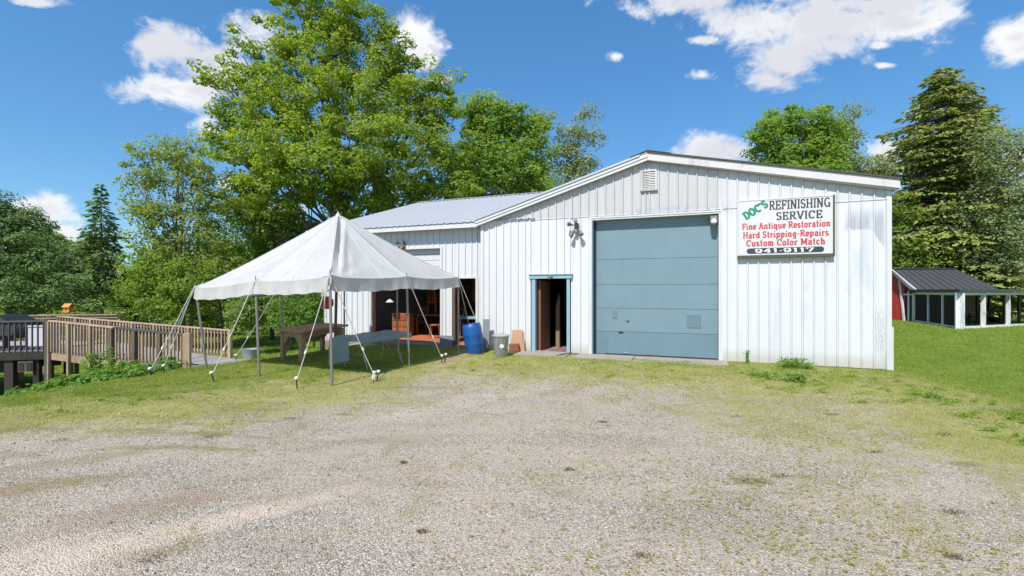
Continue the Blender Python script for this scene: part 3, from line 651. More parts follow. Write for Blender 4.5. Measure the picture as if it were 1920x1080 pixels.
part('wing_sill', MB().box(-4.26, -1.61, WY-.05, WY+.2, -.2, .09), M['concrete'], B)
part('wing_sill', MB().box(-1.05, -.36, WY-.05, WY+.2, -.2, .06), M['concrete'], B)
for i in range(4):
    part('wing_door_section', MB().box(-4.2, -1.62, WY+.12, WY+.16, 2.33+i*.2, 2.52+i*.2), M['trim'], B)
mbw = MB()
for (a, b, c, d) in ((-6.17,-4.27,-.1,3.8),(-4.27,-1.58,3.12,3.8),(-1.58,-1.13,-.1,3.8),(-1.13,-.33,2.2,3.8),(-.33,-.0,-.1,3.8)): mbw.box(a, b, WY+.05, WY+.1, c, d)
part('inner_wall', mbw, M['inwall'], B)
part('wing_side_wall', MB().box(-6.20, -6.16, WY+.02, 14.2, -.9, 3.9), M['siding_wing'], B)
part('wing_gable', MB().prism([(WY+.05,3.9),(14.2,3.9),(7.2,6.08)], 'x', -6.20, -6.16), M['siding_wing'], B)
part('wing_back_wall', MB().box(-6.2, 0, 8.0, 8.05, -.2, 3.6), M['inwall'], B)
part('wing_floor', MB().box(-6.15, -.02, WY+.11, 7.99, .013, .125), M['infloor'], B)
part('wing_ceiling', MB().box(-6.15, -.02, WY+.11, 7.99, 3.25, 3.28), M['ceil'], B)
part('wing_end_wall', MB().prism([(.5,3.6),(13,3.6),(7.2,6.1)], 'x', 1.7, 1.74), M['siding_wing'], B)
# ribbed metal roof sheets with overhanging sloped soffit
EY, EZ, RYd, RZ = -.02, 3.83, 7.2, 6.15
sl = (RZ-EZ)/(RYd-EY)
x = -6.80; shw = .914
while x < 1.6:
    w = min(shw, 1.65-x); prof = []
    nr = max(1, int(round(w/.2286)))
    for i in range(nr):
        u = x+i*w/nr; prof += [(u, 0), (u+.028, .022), (u+.052, .022), (u+.08, 0)]
    prof.append((x+w-.004, 0))
    for (ya, za, yb, zb, nm) in ((EY-.04, EZ-.04*sl, RYd, RZ, 'roof_sheet'), (RYd, RZ, 14.4, RZ-7.2*sl, 'roof_sheet')):
        vs = [(u, ya, za+d) for u, d in prof]+[(u, yb, zb+d) for u, d in prof]; n = len(prof)
        vs += [(u, ya, za+d-.012) for u, d in prof]+[(u, yb, zb+d-.012) for u, d in prof]
        fs = [(i, i+1, n+i+1, n+i) for i in range(n-1)]+[(2*n+i, 3*n+i, 3*n+i+1, 2*n+i+1) for i in range(n-1)]+[(i, 2*n+i, 2*n+i+1, i+1) for i in range(n-1)]
        mb = MB().add(vs, fs); link(nm, mesh_of(mb, nm, M['roofmetal'], False, False), B)
    x += shw
part('roof_closure', MB().box(-6.75, .1, EY-.005, EY+.02, EZ-.03, EZ-.003), M['darkmetal'], B)
part('fascia', MB().box(-6.78, -.165, EY-.012, EY+.022, EZ-.175, EZ-.032), M['trim'], B)
part('soffit', MB().prism([(EY+.024, EZ-.15), (WY+.02, EZ-.06+.02), (WY+.02, EZ+.0), (EY+.024, EZ-.10)], 'x', -6.75, -.01), M['soffit'], B)
part('wing_rake_board', MB().prism([(EY, EZ-.17), (RYd, RZ-.17), (RYd, RZ-.01), (EY, EZ-.01)], 'x', -6.815, -6.785), M['trim'], B)
part('wing_ridge_cap', MB().prism([(RYd-.18, RZ-.02), (RYd, RZ+.045), (RYd+.18, RZ-.02), (RYd, RZ+.02)], 'x', -6.8, 1.6), M['roofmetal'], B)
# ---- concrete apron
ap = MB()
a_ = FA
def W2(lx, ly, z=0):
    p = O2 + lx*RX + ly*NX; return Vector((p[0], p[1], z))
def slab(name, pts, z0, z1):
    mb = MB(); n = len(pts); vs = [W2(*p, z0) for p in pts]+[W2(*p, z1) for p in pts]
    mb.add(vs, [tuple(range(n))[::-1], tuple(range(n,2*n))]+[(i,(i+1)%n,(i+1)%n+n,i+n) for i in range(n)]); o = part(name, mb, M['concrete']); tag(o, kind='structure'); return o
slab('concrete_apron', [(2.95,-.85),(4.4,-.95),(4.41,-.05),(2.95,-.05)], -.1, .035)
slab('concrete_apron', [(4.43,-.93),(6.6,-.80),(6.6,-.05),(4.44,-.05)], -.1, .028)
slab('doorstep', [(1.3,-.85),(2.7,-.75),(2.7,-.06),(1.3,-.06)], -.1, .03)
slab('wing_apron', [(-4.6,-.55),(-.2,-.4),(-.2,.2),(-4.6,.2)], -.3, -.0)

# ------------------------------------------------------------------ lettering (own slab-serif strokes)
def arc(cx, cy, rx, ry, a0, a1, n=10): return [(cx+rx*math.cos(R(a0+(a1-a0)*i/n)), cy+ry*math.sin(R(a0+(a1-a0)*i/n))) for i in range(n+1)]
# glyph: (width, strokes, serif feet (x,y,halfwidth))
V = lambda x, y0, y1: [(x,y0),(x,y1)]
def sf(*p): return [(x,y,.17) for x,y in p]
GL = {
 'R': (.86, [V(.2,0,1), [(.2,.95)]+arc(.44,.73,.24,.22,90,-90)+[(.2,.51)], [(.42,.5),(.74,.04)]], sf((.2,0),(.2,1),(.76,0))),
 'E': (.80, [V(.2,0,1), [(.2,.95),(.68,.95)], [(.2,.5),(.52,.5)], [(.2,.05),(.70,.05)], [(.67,.97),(.67,.74)], [(.69,.03),(.69,.28)], [(.52,.62),(.52,.38)]], sf((.2,0),(.2,1))),
 'F': (.76, [V(.2,0,1), [(.2,.95),(.68,.95)], [(.2,.5),(.52,.5)], [(.66,.97),(.66,.72)], [(.52,.62),(.52,.38)]], sf((.2,0),(.2,1))),
 'I': (.40, [V(.2,0,1)], sf((.2,0),(.2,1))),
 'N': (.94, [V(.2,0,1), [(.2,1),(.74,0)], V(.74,0,1)], sf((.2,0),(.12,1),(.74,1))),
 'S': (.72, [arc(.36,.73,.24,.22,25,270)+arc(.36,.27,.24,.23,90,-155)], [(.58,.86,.05),(.13,.14,.05)]),
 'H': (.94, [V(.2,0,1), V(.74,0,1), [(.2,.5),(.74,.5)]], sf((.2,0),(.2,1),(.74,0),(.74,1))),
 'G': (.88, [arc(.46,.5,.33,.45,45,320,16), [(.72,.0),(.72,.42)], [(.52,.42),(.82,.42)]], []),
 'V': (.88, [[(.12,1),(.44,0)], [(.44,0),(.76,1)]], sf((.12,1),(.76,1))),
 'C': (.84, [arc(.46,.5,.33,.45,48,312,16), [(.72,.95),(.72,.68)]], []),
 'D': (.90, [V(.2,0,1), [(.2,.95),(.4,.95)]+arc(.42,.5,.34,.45,90,-90,12)+[(.2,.05)]], sf((.14,0),(.14,1))),
 'O': (.90, [arc(.45,.5,.33,.45,0,360,20)], []),
 "'": (.30, [[(.16,1.0),(.10,.72)]], []),
 'A': (.92, [[(.14,0),(.45,1)], [(.45,1),(.78,0)], [(.27,.33),(.66,.33)]], sf((.13,0),(.80,0))),
 'M': (1.10, [V(.2,0,1), [(.2,1),(.55,.2)], [(.55,.2),(.90,1)], V(.90,0,1)], sf((.2,0),(.13,1),(.96,1),(.90,0))),
 'i': (.40, [V(.2,0,.62), [(.2,.84),(.2,.97)]], sf((.2,0))+[(.12,.62,.1)]),
 'n': (.74, [V(.2,0,.66), [(.2,.5)]+arc(.38,.42,.18,.22,130,0,6)+[(.56,0)]], sf((.2,0),(.58,0))+[(.12,.64,.1)]),
 'm': (1.06, [V(.2,0,.66), [(.2,.5)]+arc(.36,.42,.16,.22,130,0,6)+[(.52,0)], [(.52,.5)]+arc(.68,.42,.17,.22,130,0,6)+[(.85,0)]], sf((.2,0),(.52,0),(.87,0))+[(.12,.64,.1)]),
 'e': (.66, [[(.14,.34),(.54,.34)]+arc(.34,.34,.22,.31,0,320,14)], []),
 't': (.50, [[(.24,.92),(.24,.15)]+arc(.35,.15,.11,.13,180,300,5), [(.06,.64),(.44,.64)]], []),
 'q': (.74, [arc(.34,.34,.2,.3,0,360,14), V(.56,-.28,.66)], sf((.56,-.28))),
 'u': (.74, [[(.2,.64),(.2,.2)]+arc(.36,.2,.16,.18,180,330,6), V(.56,0,.66)], [(.12,.64,.1),(.5,.64,.1),(.62,0,.1)]),
 's': (.58, [arc(.29,.47,.17,.16,30,270,8)+arc(.29,.17,.18,.15,90,-150,8)], []),
 'o': (.68, [arc(.34,.33,.22,.31,0,360,14)], []),
 'r': (.58, [V(.2,0,.66), arc(.38,.40,.18,.22,160,40,6)], sf((.2,0))+[(.12,.64,.1)]),
 'a': (.68, [arc(.34,.46,.18,.18,160,0,6)+[(.52,.0)], arc(.32,.19,.17,.17,80,330,8)], [(.56,.0,.1)]),
 'd': (.74, [arc(.34,.33,.2,.3,0,360,14), V(.56,0,1)], [(.5,1,.12),(.62,0,.1)]),
 'p': (.74, [arc(.40,.33,.2,.3,0,360,14), V(.18,-.28,.66)], sf((.18,-.28))+[(.1,.64,.1)]),
 'g': (.72, [arc(.34,.36,.19,.27,0,360,12), [(.54,.64),(.54,-.1)]+arc(.34,-.1,.2,.16,0,-150,6)], [(.6,.64,.1)]),
 'l': (.40, [V(.2,0,1)], sf((.2,0))+[(.12,1,.1)]),
 'c': (.62, [arc(.34,.33,.22,.31,48,312,12)], []),
 'h': (.74, [V(.2,0,1), [(.2,.5)]+arc(.38,.42,.18,.22,130,0,6)+[(.56,0)]], sf((.2,0),(.58,0))+[(.12,1,.1)]),
 '-': (.50, [[(.08,.40),(.42,.40)]], []),
 ' ': (.36, [], []),
 '9': (1.10, [arc(.52,.66,.36,.30,0,360,14), [(.88,.66)]+arc(.5,.42,.38,.40,0,-140,8)], []),
 '4': (1.10, [[(.70,0),(.70,1)], [(.70,1),(.12,.3)], [(.12,.3),(.98,.3)]], sf((.70,0))),
 '1': (.80, [[(.42,0),(.42,1)], [(.42,.98),(.16,.80)]], sf((.42,0))),
 '7': (1.04, [[(.12,.93),(.92,.93)], [(.92,.95),(.42,0)], [(.14,1),(.14,.72)]], []),
}
def lettering(text, thick=.2, thin=.11, serif=.09, spacing=.04):
    mb = MB(); x = 0; lay = 0
    def quad(a, b, w, ext=0.0):
        nonlocal lay
        dx, dy = b[0]-a[0], b[1]-a[1]; L = math.hypot(dx, dy)
        if L < 1e-6: return
        nx_, ny_ = -dy/L*w/2, dx/L*w/2; ex, ey = dx/L*ext, dy/L*ext
        lay += 1; d = -(lay % 40)*.00006
        mb.add([(a[0]-ex-nx_, d, a[1]-ey-ny_), (b[0]+ex-nx_, d, b[1]+ey-ny_), (b[0]+ex+nx_, d, b[1]+ey+ny_), (a[0]-ex+nx_, d, a[1]-ey+ny_)], [(0,1,2,3)])
    for ch in text:
        w, st, sr = GL[ch]
        for pl in st:
            for a, b in zip(pl[:-1], pl[1:]):
                dx, dy = b[0]-a[0], b[1]-a[1]; L = math.hypot(dx, dy) or 1
                wd = thin + (thick-thin)*abs(dy)/L; quad((a[0]+x, a[1]), (b[0]+x, b[1]), wd, .02 if len(pl) > 2 else 0)
        for (sx_, sy_, hw) in sr:
            yy = sy_+serif/2 if sy_ <= .3 else sy_-serif/2
            quad((sx_-hw+x, yy), (sx_+hw+x, yy), serif)
        x += w+spacing
    return mb, x-spacing
def put_text(text, x0, x1, z0, h, y, mat, parent, rot=0, **k):
    mb, w = lettering(text, **k); s_ = (x1-x0)/w
    mb.v = [(a*s_, b, c*h) for a, b, c in mb.v]
    me = mesh_of(mb, 'lettering', mat, False, False); return link('lettering', me, parent, (x0, y, z0), (0, rot, 0))
S0, S1, SZ0, SZ1 = 6.86, 8.785, 2.60, 3.905
sg = empty('business_sign', W2(0,0), 'white painted sign reading DOC\'S REFINISHING SERVICE beside the blue roller door', 'sign', FA)
part('sign_panel', MB().box(S0, S1, -.088, -.050, SZ0, SZ1), M['signwhite'], sg)
part('sign_frame', MB().box(S0-.03, S1+.035, -.11, -.03, SZ0-.065, SZ0-.004), M['signframe'], sg, label='mossy bottom edge of the sign frame')
part('sign_frame', MB().box(S1+.004, S1+.035, -.105, -.03, SZ0-.002, SZ1+.02), M['signframe'], sg)
part('sign_frame', MB().box(S0-.03, S0-.004, -.100, -.03, SZ0-.002, SZ1+.02), M['trim'], sg)
part('sign_frame', MB().box(S0-.002, S1+.002, -.096, -.03, SZ1+.002, SZ1+.022), M['trim'], sg)
YT = -.0905
sw = S1-S0; sh = SZ1-SZ0
# left column: DOC'S climbs to the right
dm, dw = lettering("DOC'S", thick=.32, thin=.22, serif=.15)
gx0, gz0 = S0+.10, SZ0+sh*.655
hs_ = .18; ls = .56/dw
vs = []
for (a, b, c) in dm.v:
    u = a*ls; t = u/.56; ang = R(34)*(1-t*.0)
    vs.append((gx0+.06+u*math.cos(R(31))-c*hs_*math.sin(R(31)), YT+b, gz0+.0+u*math.sin(R(31))*1.05 - .05*math.sin(math.pi*t)*0+c*hs_*math.cos(R(31))))
dm.v = vs; link('lettering', mesh_of(dm, 'lettering', M['ink_green'], False, False), sg)
put_text('REFINISHING', S0+.645, S1-.045, SZ0+sh*.815, .215, YT, M['ink_black'], sg, spacing=.02)
put_text('SERVICE', S0+.79, S1-.20, SZ0+sh*.625, .185, YT, M['ink_black'], sg)
put_text('Fine Antique Restoration', S0+.07, S1-.05, SZ0+sh*.475, .150, YT, M['ink_red'], sg, thick=.23, thin=.13, serif=.12)
put_text('Hard Stripping-Repairs', S0+.09, S1-.08, SZ0+sh*.315, .150, YT, M['ink_red'], sg, thick=.23, thin=.13, serif=.12)
put_text('Custom Color Match', S0+.16, S1-.15, SZ0+sh*.165, .150, YT, M['ink_red'], sg, thick=.23, thin=.13, serif=.12)
pz0, pz1, px0, px1 = SZ0+.035, SZ0+.165, S0+.17, S1-.17
rr = (pz1-pz0)/2
poly = arc(px1-rr, pz0+rr, rr, rr, -90, 90, 8)+arc(px0+rr, pz0+rr, rr, rr, 90, 270, 8)
part('phone_strip', MB().prism(poly, 'y', YT-.0005, YT+.002), M['ink_black'], sg)
put_text('941-9117', px0+.17, px1-.19, pz0+.02, .092, YT-.0015, M['ink_white'], sg, thick=.26, thin=.11, serif=.13)

# ------------------------------------------------------------------ flood lights
def floodlight(lx, ly, z, heads, label):
    t = empty('floodlight', W2(lx, ly, z), label, 'floodlight', FA, 'floodlights on the walls')
    part('mount', MB().lathe([(.06,0),(.06,.02),(.035,.04)], (0,0,0), 12).xf(Matrix.Rotation(R(90),4,'X')).box(-.06,.06,-.10,-.02,-.11,.07), M['bronze'], t)
    part('sensor', MB().lathe([(.0,-.06),(.035,-.05),(.045,0),(.03,.05),(0,.055)], (0,-.09,-.16), 10), M['greymetal'], t)
    for (dx, dy, dz) in heads:
        d = Vector((dx, dy, dz)); p0 = Vector((0,-.06,0)); mb = MB().tube([p0, p0+d*.35, p0+d*.6], .013, 6)
        a = p0+d*.45; e = p0+d; dn = (e-a).normalized()
        mb.tube([a, a+(e-a)*.35, a+(e-a)*.6, e], [.025,.032,.055,.062], 10)
        part('lamp_head', mb, M['bronze'], t, smooth=True)
    return t
floodlight(2.86, -.02, 3.53, [(-.21,-.14,.04),(-.13,-.12,-.28),(.17,-.12,-.27),(.01,-.16,.13)], 'bronze cluster of lamp heads with motion sensor between man door and blue roller door')
floodlight(-2.98, WY-.03, 3.30, [(-.16,-.1,.02),(-.12,-.1,-.17),(.15,-.1,-.17)], 'twin lamp heads under the eave above the wing opening')
t = empty('door_lamp', W2(6.33, -.01, 3.52), 'small pale lamp in the upper right corner of the blue roller door opening', 'lamp', FA)
part('housing', MB().box(-.10,.06,-.03,.12,-.06,.09), M['greymetal'], t); part('lamp_shade', MB().lathe([(.02,.06),(.06,.02),(.075,-.05),(.02,-.09)], (-.02,-.04,-.04), 10), M['rake'], t, smooth=True)

# ------------------------------------------------------------------ frame tent
TF, TR, TL = Vector((-3.36,8.39,0)), Vector((-1.47,12.44,0)), Vector((-7.18,10.3,0))
TB = TL+(TR-TF); TC = (TR+TL)/2; TC.x -= .02
eH = {'F': 2.03, 'R': 2.07, 'L': 1.88, 'B': 1.98}
PKZ = 3.66
T = empty('party_tent', (0,0,0), 'white peaked canvas tent on metal poles pitched before the workshop wing', 'tent')
corn = [(TF,2.04),((TF+TR)/2,2.07),(TR,2.10),((TR+TB)/2,2.07),(TB,2.04),((TB+TL)/2,1.97),(TL,1.84),((TL+TF)/2,1.95)]
# canopy: eight gores between peak and neighbouring pole tops
cv, cf = [], []
NS, NU = 34, 26
rng = np.random.default_rng(4)
def canopy_pt(i, s, u):
    """i gore, s 0 peak..1 eave, u 0..1 across"""
    (a, za), (b, zb) = corn[i], corn[(i+1) % 8]
    e = a.lerp(b, u); ze = za+(zb-za)*u - .05*math.sin(math.pi*u)
    p = TC.lerp(e, s); prof = (1-s)**1.12
    z = ze+(PKZ-ze)*prof
    z -= .055*math.sin(math.pi*u)*math.sin(math.pi*min(1, s**.8))
    # outward
    out = (e-TC).normalized()
    # pleats fanning out of the corner pole tops (even corners = tent corners)
    for ci, uu in ((i, u), ((i+1) % 8, 1-u)):
        corner = ci % 2 == 0; L = (b-a).length
        dr = (1-s)*2.6; dl = uu*L; dist = math.hypot(dr, dl)
        ang = math.atan2(dl, dr+1e-4)
        amp = (.045 if corner else .016)*math.exp(-dist/.85)*min(1, dist/.12)
        z += amp*math.sin(ang*(11 if corner else 7)+ci)
    # the deep slack fold just right of the front hip
    if i == 0:
        w = u*s*2.25; dep = .13*math.exp(-((w-(.10+.05*s))/.055)**2)*math.sin(math.pi*min(1, s*1.02))**.7
        z -= dep; z += .05*math.exp(-((w-.27)/.07)**2)*math.sin(math.pi*s)
        z -= .045*math.exp(-((w-.42)/.06)**2)*math.exp(-((s-.8)/.16)**2)
    if i == 7:
        w = (1-u)*s*2.25; z -= .05*math.exp(-((w-.08)/.03)**2)*math.sin(math.pi*s)
    z += .010*math.sin(7*u+5*s+i)*s*(1-s)*2
    return (p.x, p.y, z)
for i in range(8):
    base = len(cv)
    for a in range(NS+1):
        for b in range(NU+1): cv.append(canopy_pt(i, a/NS*.998+.002, b/NU))
    for a in range(NS):
        for b in range(NU):
            k = base+a*(NU+1)+b; cf.append((k, k+1, k+NU+2, k+NU+1))
mb = MB(); mb.v, mb.f, mb.mi = cv, cf, [0]*len(cf)
me = mesh_of(mb, 'canopy', M['canvas'], False, False); bm = bmesh.new(); bm.from_mesh(me); bmesh.ops.remove_doubles(bm, verts=bm.verts, dist=.0008); bmesh.ops.recalc_face_normals(bm, faces=bm.faces); bm.to_mesh(me); bm.free()
me.polygons.foreach_set('use_smooth', [True]*len(me.polygons)); link('canopy', me, T)
part('peak_cap', MB().lathe([(.10,-.10),(.05,.0),(.02,.03),(.012,.07)], (TC.x,TC.y,PKZ), 10), M['canvas'], T, smooth=True)
# valance per side
for side in range(4):
    mb = MB(); N = 60; vs = []
    for k in range(N+1):
        t = k/N*2; i = side*2+(0 if t < 1 else 1); u = t if t < 1 else t-1
        if k == N: i, u = side*2+1, 1.0
        p = Vector(canopy_pt(i, 1.0, u)); out = Vector(((p-TC).x, (p-TC).y, 0)).normalized()
        for j in range(5):
            v_ = j/4; wv = .018*math.sin(k*.55+side*2)*v_+.012*math.sin(k*1.3+side)*v_ + .02*v_*v_
            gather = .05*math.exp(-((t-1)/.05)**2)*v_
            vs.append((p.x+out.x*(.012+wv+gather), p.y+out.y*(.012+wv+gather), p.z+.01-v_*(.265+.01*math.sin(k*.9))))
    fs = [(k*5+j, (k+1)*5+j, (k+1)*5+j+1, k*5+j+1) for k in range(N) for j in range(4)]
    mb.add(vs, fs); me = mesh_of(mb, 'valance', M['canvas'], 'all', False); link('valance', me, T)
for i in range(8):
    for u_ in ((0.0, .5) if i % 2 else (0.0, .33, .67)):
        part('seam', MB().tube([Vector(canopy_pt(i, .03+.96*k/16, u_))+Vector((0,0,.002)) for k in range(17)], (.004 if u_ else .009), 4, False), M['canvas_seam'], T)
# rope hem: eave seam
mb = MB()
pts = [Vector(canopy_pt(i, 1.0, u/8)) for i in range(8) for u in range(8)]; pts.append(pts[0]); mb.tube([p+Vector((0,0,.004)) for p in pts], .012, 5, False); part('eave_rope', mb, M['canvas'], T)
for i, (p, ze) in enumerate(corn):
    lean = Vector((0,0,0)); base = p.copy()
    if i == 6: base = Vector((-6.96,10.38,0))
    if i == 7: base += Vector((.08,0,0))
    if i == 0: base += Vector((.04,0,0))
    if i == 1: base += Vector((.06,0,0))
    base.z = gz(base.x, base.y)-.03; top = Vector((p.x, p.y, ze+.10))
    part('pole', MB().tube([base, base.lerp(top, .5), base.lerp(top, .94)], .026, 10).tube([base.lerp(top, .93), top], .009, 6), M['pole'], T, smooth=True)
    part('pole_collar', MB().tube([base.lerp(top, .87), base.lerp(top, .885)], .031, 10), M['darkmetal'], T)
cb = Vector((-4.44, 11.4, 0)); cb.z = gz(cb.x, cb.y)
part('centre_pole', MB().tube([cb, Vector((TC.x,TC.y,PKZ-.02))], .035, 10), M['poleRed'], T, smooth=True, label='brown centre pole')
def rope(a, b, sag=.02, r=.0085, name='guy_rope', slider=True):
    a, b = Vector(a), Vector(b); pts = [a.lerp(b, k/8)-Vector((0,0,sag*math.sin(math.pi*k/8))) for k in range(9)]
    o = part(name, MB().tube(pts, r, 6), M['rope'], T)
    if slider:
        m = a.lerp(b, .72); part('rope_slider', MB().tube([m, m+(b-a).normalized()*.07], .018, 6), M['ropecap'], T)
        q = a.lerp(b, .35); side = (b-a).cross(Vector((0,0,1))).normalized()
    return o
def stake(x, y, lean=(0,0), cap=True):
    z = gz(x, y); mb = MB().tube([(x-lean[0]*.1,y-lean[1]*.1,z-.05),(x+lean[0],y+lean[1],z+.17)], .012, 6); part('stake', mb, M['darkmetal'], T)
    if cap: part('stake_cap', MB().lathe([(.0,-.02),(.03,-.015),(.036,.015),(.02,.03),(0,.033)], (x+lean[0],y+lean[1],z+.18), 10), M['ropecap'], T, smooth=True)
    return Vector((x+lean[0]*.8, y+lean[1]*.8, z+.13))
top = lambda i: Vector((corn[i][0].x, corn[i][0].y, corn[i][1]+.03))
s1 = stake(-3.83, 8.12, (-.02,0)); rope(top(0), s1)
s2 = stake(-2.66, 8.72, (.02,.0)); rope(top(0), s2); stake(-2.62, 8.80, (.03,.02))
part('rope_knot', MB().lathe([(.0,-.07),(.04,-.05),(.05,0),(.03,.05),(0,.06)], (s2.x,s2.y,s2.z-.03), 8), M['rope'], T, smooth=True)
s3 = stake(-5.72, 8.75, (-.05,-.02)); rope(top(7), s3)
s4 = stake(-7.72, 9.75, (-.02,-.03)); rope(top(6), s4); rope(top(6)-Vector((0,0,.05)), s4+Vector((.02,.05,-.02)), .06)
s5 = stake(-7.9, 10.35, (-.03,0)); rope(top(6), s5)
s6 = stake(-1.72, 11.05, (.02,.0)); rope(top(1), s6); stake(-1.66, 11.25, (.02,.02))
s7 = stake(-.70, 12.92, (.02,.0), False); rope(top(2), s7)
s8 = stake(-1.12, 13.3, (.0,.0), False); rope(top(2), s8, .03, .009)
s9 = stake(-8.0, 13.2, (-.03,.02)); rope(top(5), s9, .03, .010)
s10 = stake(-3.6, 13.85+.3, (0,.02), False) if False else None
# hanging tail rope at front corner
pts = [top(0)+Vector((-.14,0,-.28)), top(0)+Vector((-.145,0,-.42)), top(0)+Vector((-.09,0,-.36)), top(0)+Vector((-.10,0,-.7)), top(0)+Vector((-.09,0,-.82))]
part('rope_tail', MB().tube(pts, .012, 6), M['rope'], T)
part('rope_tail', MB().tube([top(0)+Vector((.0,-.02,.0)), top(0)+Vector((.04,-.03,-.12)), top(0)+Vector((.02,-.03,-.22))], .014, 6), M['rope'], T)
part('canopy_vent_patch', MB().add([canopy_pt(2,.62,.30), canopy_pt(2,.66,.30), canopy_pt(2,.66,.42), canopy_pt(2,.62,.42)], [(0,1,2,3)]).xf(Matrix.Translation((0,0,.012))), M['darkmetal'], T)

# red plaque hanging on the centre pole
pl = part('red_plaque', MB().lathe([(0,-.012),(.17,-.012),(.17,.012),(0,.012)], (0,0,0), 8, cap=False).xf(Matrix.Rotation(R(90),4,'X')), M['redpaint'], None, loc=(-4.60,11.32,1.45), rot=(0,R(22),0))
tag(pl, 'small round red plaque hung on the brown centre pole under the tent', 'plaque')

# ------------------------------------------------------------------ workbench
P1, P2, P3, P4 = Vector((-5.83,11.6,0)), Vector((-5.13,11.1,0)), Vector((-5.56,13.35,0)), Vector((-4.85,12.9,0))
wbz = .76
WB = empty('workbench', (-5.3,12.2,gz(-5.3,12.2)), 'heavy weathered wooden workbench with braced legs at the rear of the tent', 'workbench')
inv = Matrix.Translation(-WB.location)
for p in (P1, P2, P3, P4):
    q = Vector((p.x,p.y,gz(p.x,p.y)-.02)); part('leg', MB().beam(q, Vector((p.x,p.y,wbz-.06)), .10, .10, (0.5,1,0)).xf(inv), M['greywood'], WB)
def gusset(a, b):
    d = (b-a).normalized(); z = wbz-.065; n_ = d.cross(Vector((0,0,1)))*.02
    pts = [a+Vector((0,0,z)), a+d*min(.36,(b-a).length*.46)+Vector((0,0,z)), a+Vector((0,0,z-.42))]
    mb = MB().add([p+n_ for p in pts]+[p-n_ for p in pts], [(0,1,2),(5,4,3),(0,3,4,1),(1,4,5,2),(2,5,3,0)]); part('brace', mb.xf(inv), M['greywood'], WB)
gusset(P1, P2); gusset(P2, P1); gusset(P2, P4); gusset(P4, P2); gusset(P1, P3); gusset(P3, P4); gusset(P3, P1)
dL = (P3-P1).normalized(); dS = (P2-P1).normalized(); LL = (P3-P1).length+.35; SS = (P2-P1).length+.25
st = P1-dL*.12-dS*.12
for k in range(4):
    a = st+dS*(SS*(k+.5)/4); part('top_board', MB().beam(a+Vector((0,0,wbz)), a+dL*LL+Vector((0,0,wbz-.002*k)), SS/4-.008, .055).xf(inv), M['greywood'], WB)
for a, b in ((P1,P2),(P3,P4),(P1,P3),(P2,P4)):
    part('apron', MB().beam(a+Vector((0,0,wbz-.10)), b+Vector((0,0,wbz-.10)), .035, .13).xf(inv), M['greywood'], WB)

# ------------------------------------------------------------------ covered folding table
FT = empty('folding_table', (-3.3,10.75,0), 'folding table under a sagging blue-grey vinyl cloth beneath the tent', 'table')
inv = Matrix.Translation(-FT.location)
A0 = Vector((-3.98,10.25,0)); ax_ = Vector((.50,.866,0)).normalized(); ay_ = Vector((.88,-.47,0)).normalized()   # long axis, short axis
TLn, TW, TH = 1.55, .78, .70
def tp(u, v, z): return A0+ax_*u+ay_*v+Vector((0,0,z))
part('tabletop', MB().add([tp(0,0,TH-.04),tp(TLn,0,TH-.02),tp(TLn,TW,TH-.02),tp(0,TW,TH-.04),tp(0,0,TH-.01),tp(TLn,0,TH+.01),tp(TLn,TW,TH+.01),tp(0,TW,TH-.01)], [(0,3,2,1),(4,5,6,7),(0,1,5,4),(1,2,6,5),(2,3,7,6),(3,0,4,7)]).xf(inv), M['tableleg'], FT)
for u0 in (.22, TLn-.25):
    g0 = 0
    pts = [tp(u0,.06,TH-.05), tp(u0+.0,.10,TH-.3), tp(u0,.10,.32), tp(u0,-.0,.02)]
    a = tp(u0,.12,TH-.05); b = tp(u0,TW-.12,TH-.05)
    g = lambda p: Vector((p.x,p.y,gz(p.x,p.y)))
    part('leg', MB().tube([a, tp(u0,.14,.30), tp(u0,.02,.0)+Vector((0,0,gz(*tp(u0,.02,0)[:2])))], .014, 6), M['tableleg'], FT).matrix_basis = inv
    part('leg', MB().tube([b, tp(u0,TW-.14,.30), tp(u0,TW-.02,.0)+Vector((0,0,gz(*tp(u0,TW-.02,0)[:2])))], .014, 6), M['tableleg'], FT).matrix_basis = inv
    part('stretcher', MB().tube([tp(u0,.14,.30), tp(u0,TW-.14,.30)], .013, 6), M['tableleg'], FT).matrix_basis = inv
part('leg_brace', MB().tube([tp(.25,TW/2,.30), tp(.6,TW/2,TH-.04)], .011, 6), M['tableleg'], FT).matrix_basis = inv
part('leg_brace', MB().tube([tp(TLn-.25,TW/2,.30), tp(TLn-.6,TW/2,TH-.04)], .011, 6), M['tableleg'], FT).matrix_basis = inv
# cloth: top sheet drooping at the long edges, long drop at the near left end
NUc, NVc = 40, 26; vs = []
for a in range(NUc+1):
    for b in range(NVc+1):
        u = -.09+(TLn+.18)*a/NUc; v = -.12+(TW+.24)*b/NVc
        over_v = max(0, -v, v-TW); over_u = max(0, -u, u-TLn)
        z = TH+.022+.02*u/TLn - .75*over_v**.9*1.15 - 1.1*over_u + .012*math.sin(u*9+v*4) + .006*math.sin(v*21)
        vv = min(max(v, -.02), TW+.02) if over_v > 0 else v; uu = min(max(u, -.02), TLn+.02) if over_u > 0 else u
        vv += .03*(1 if v > TW else -1)*(over_v > 0)
        p = tp(uu, vv, z); vs.append(p)
fs = [(a*(NVc+1)+b, a*(NVc+1)+b+1, (a+1)*(NVc+1)+b+1, (a+1)*(NVc+1)+b) for a in range(NUc) for b in range(NVc)]
TC_ = part('tablecloth', MB().add(vs, fs), M['tablecloth'], None, smooth='all'); tag(TC_, 'blue-grey vinyl cloth spread over the folding table under the tent', 'tablecloth')
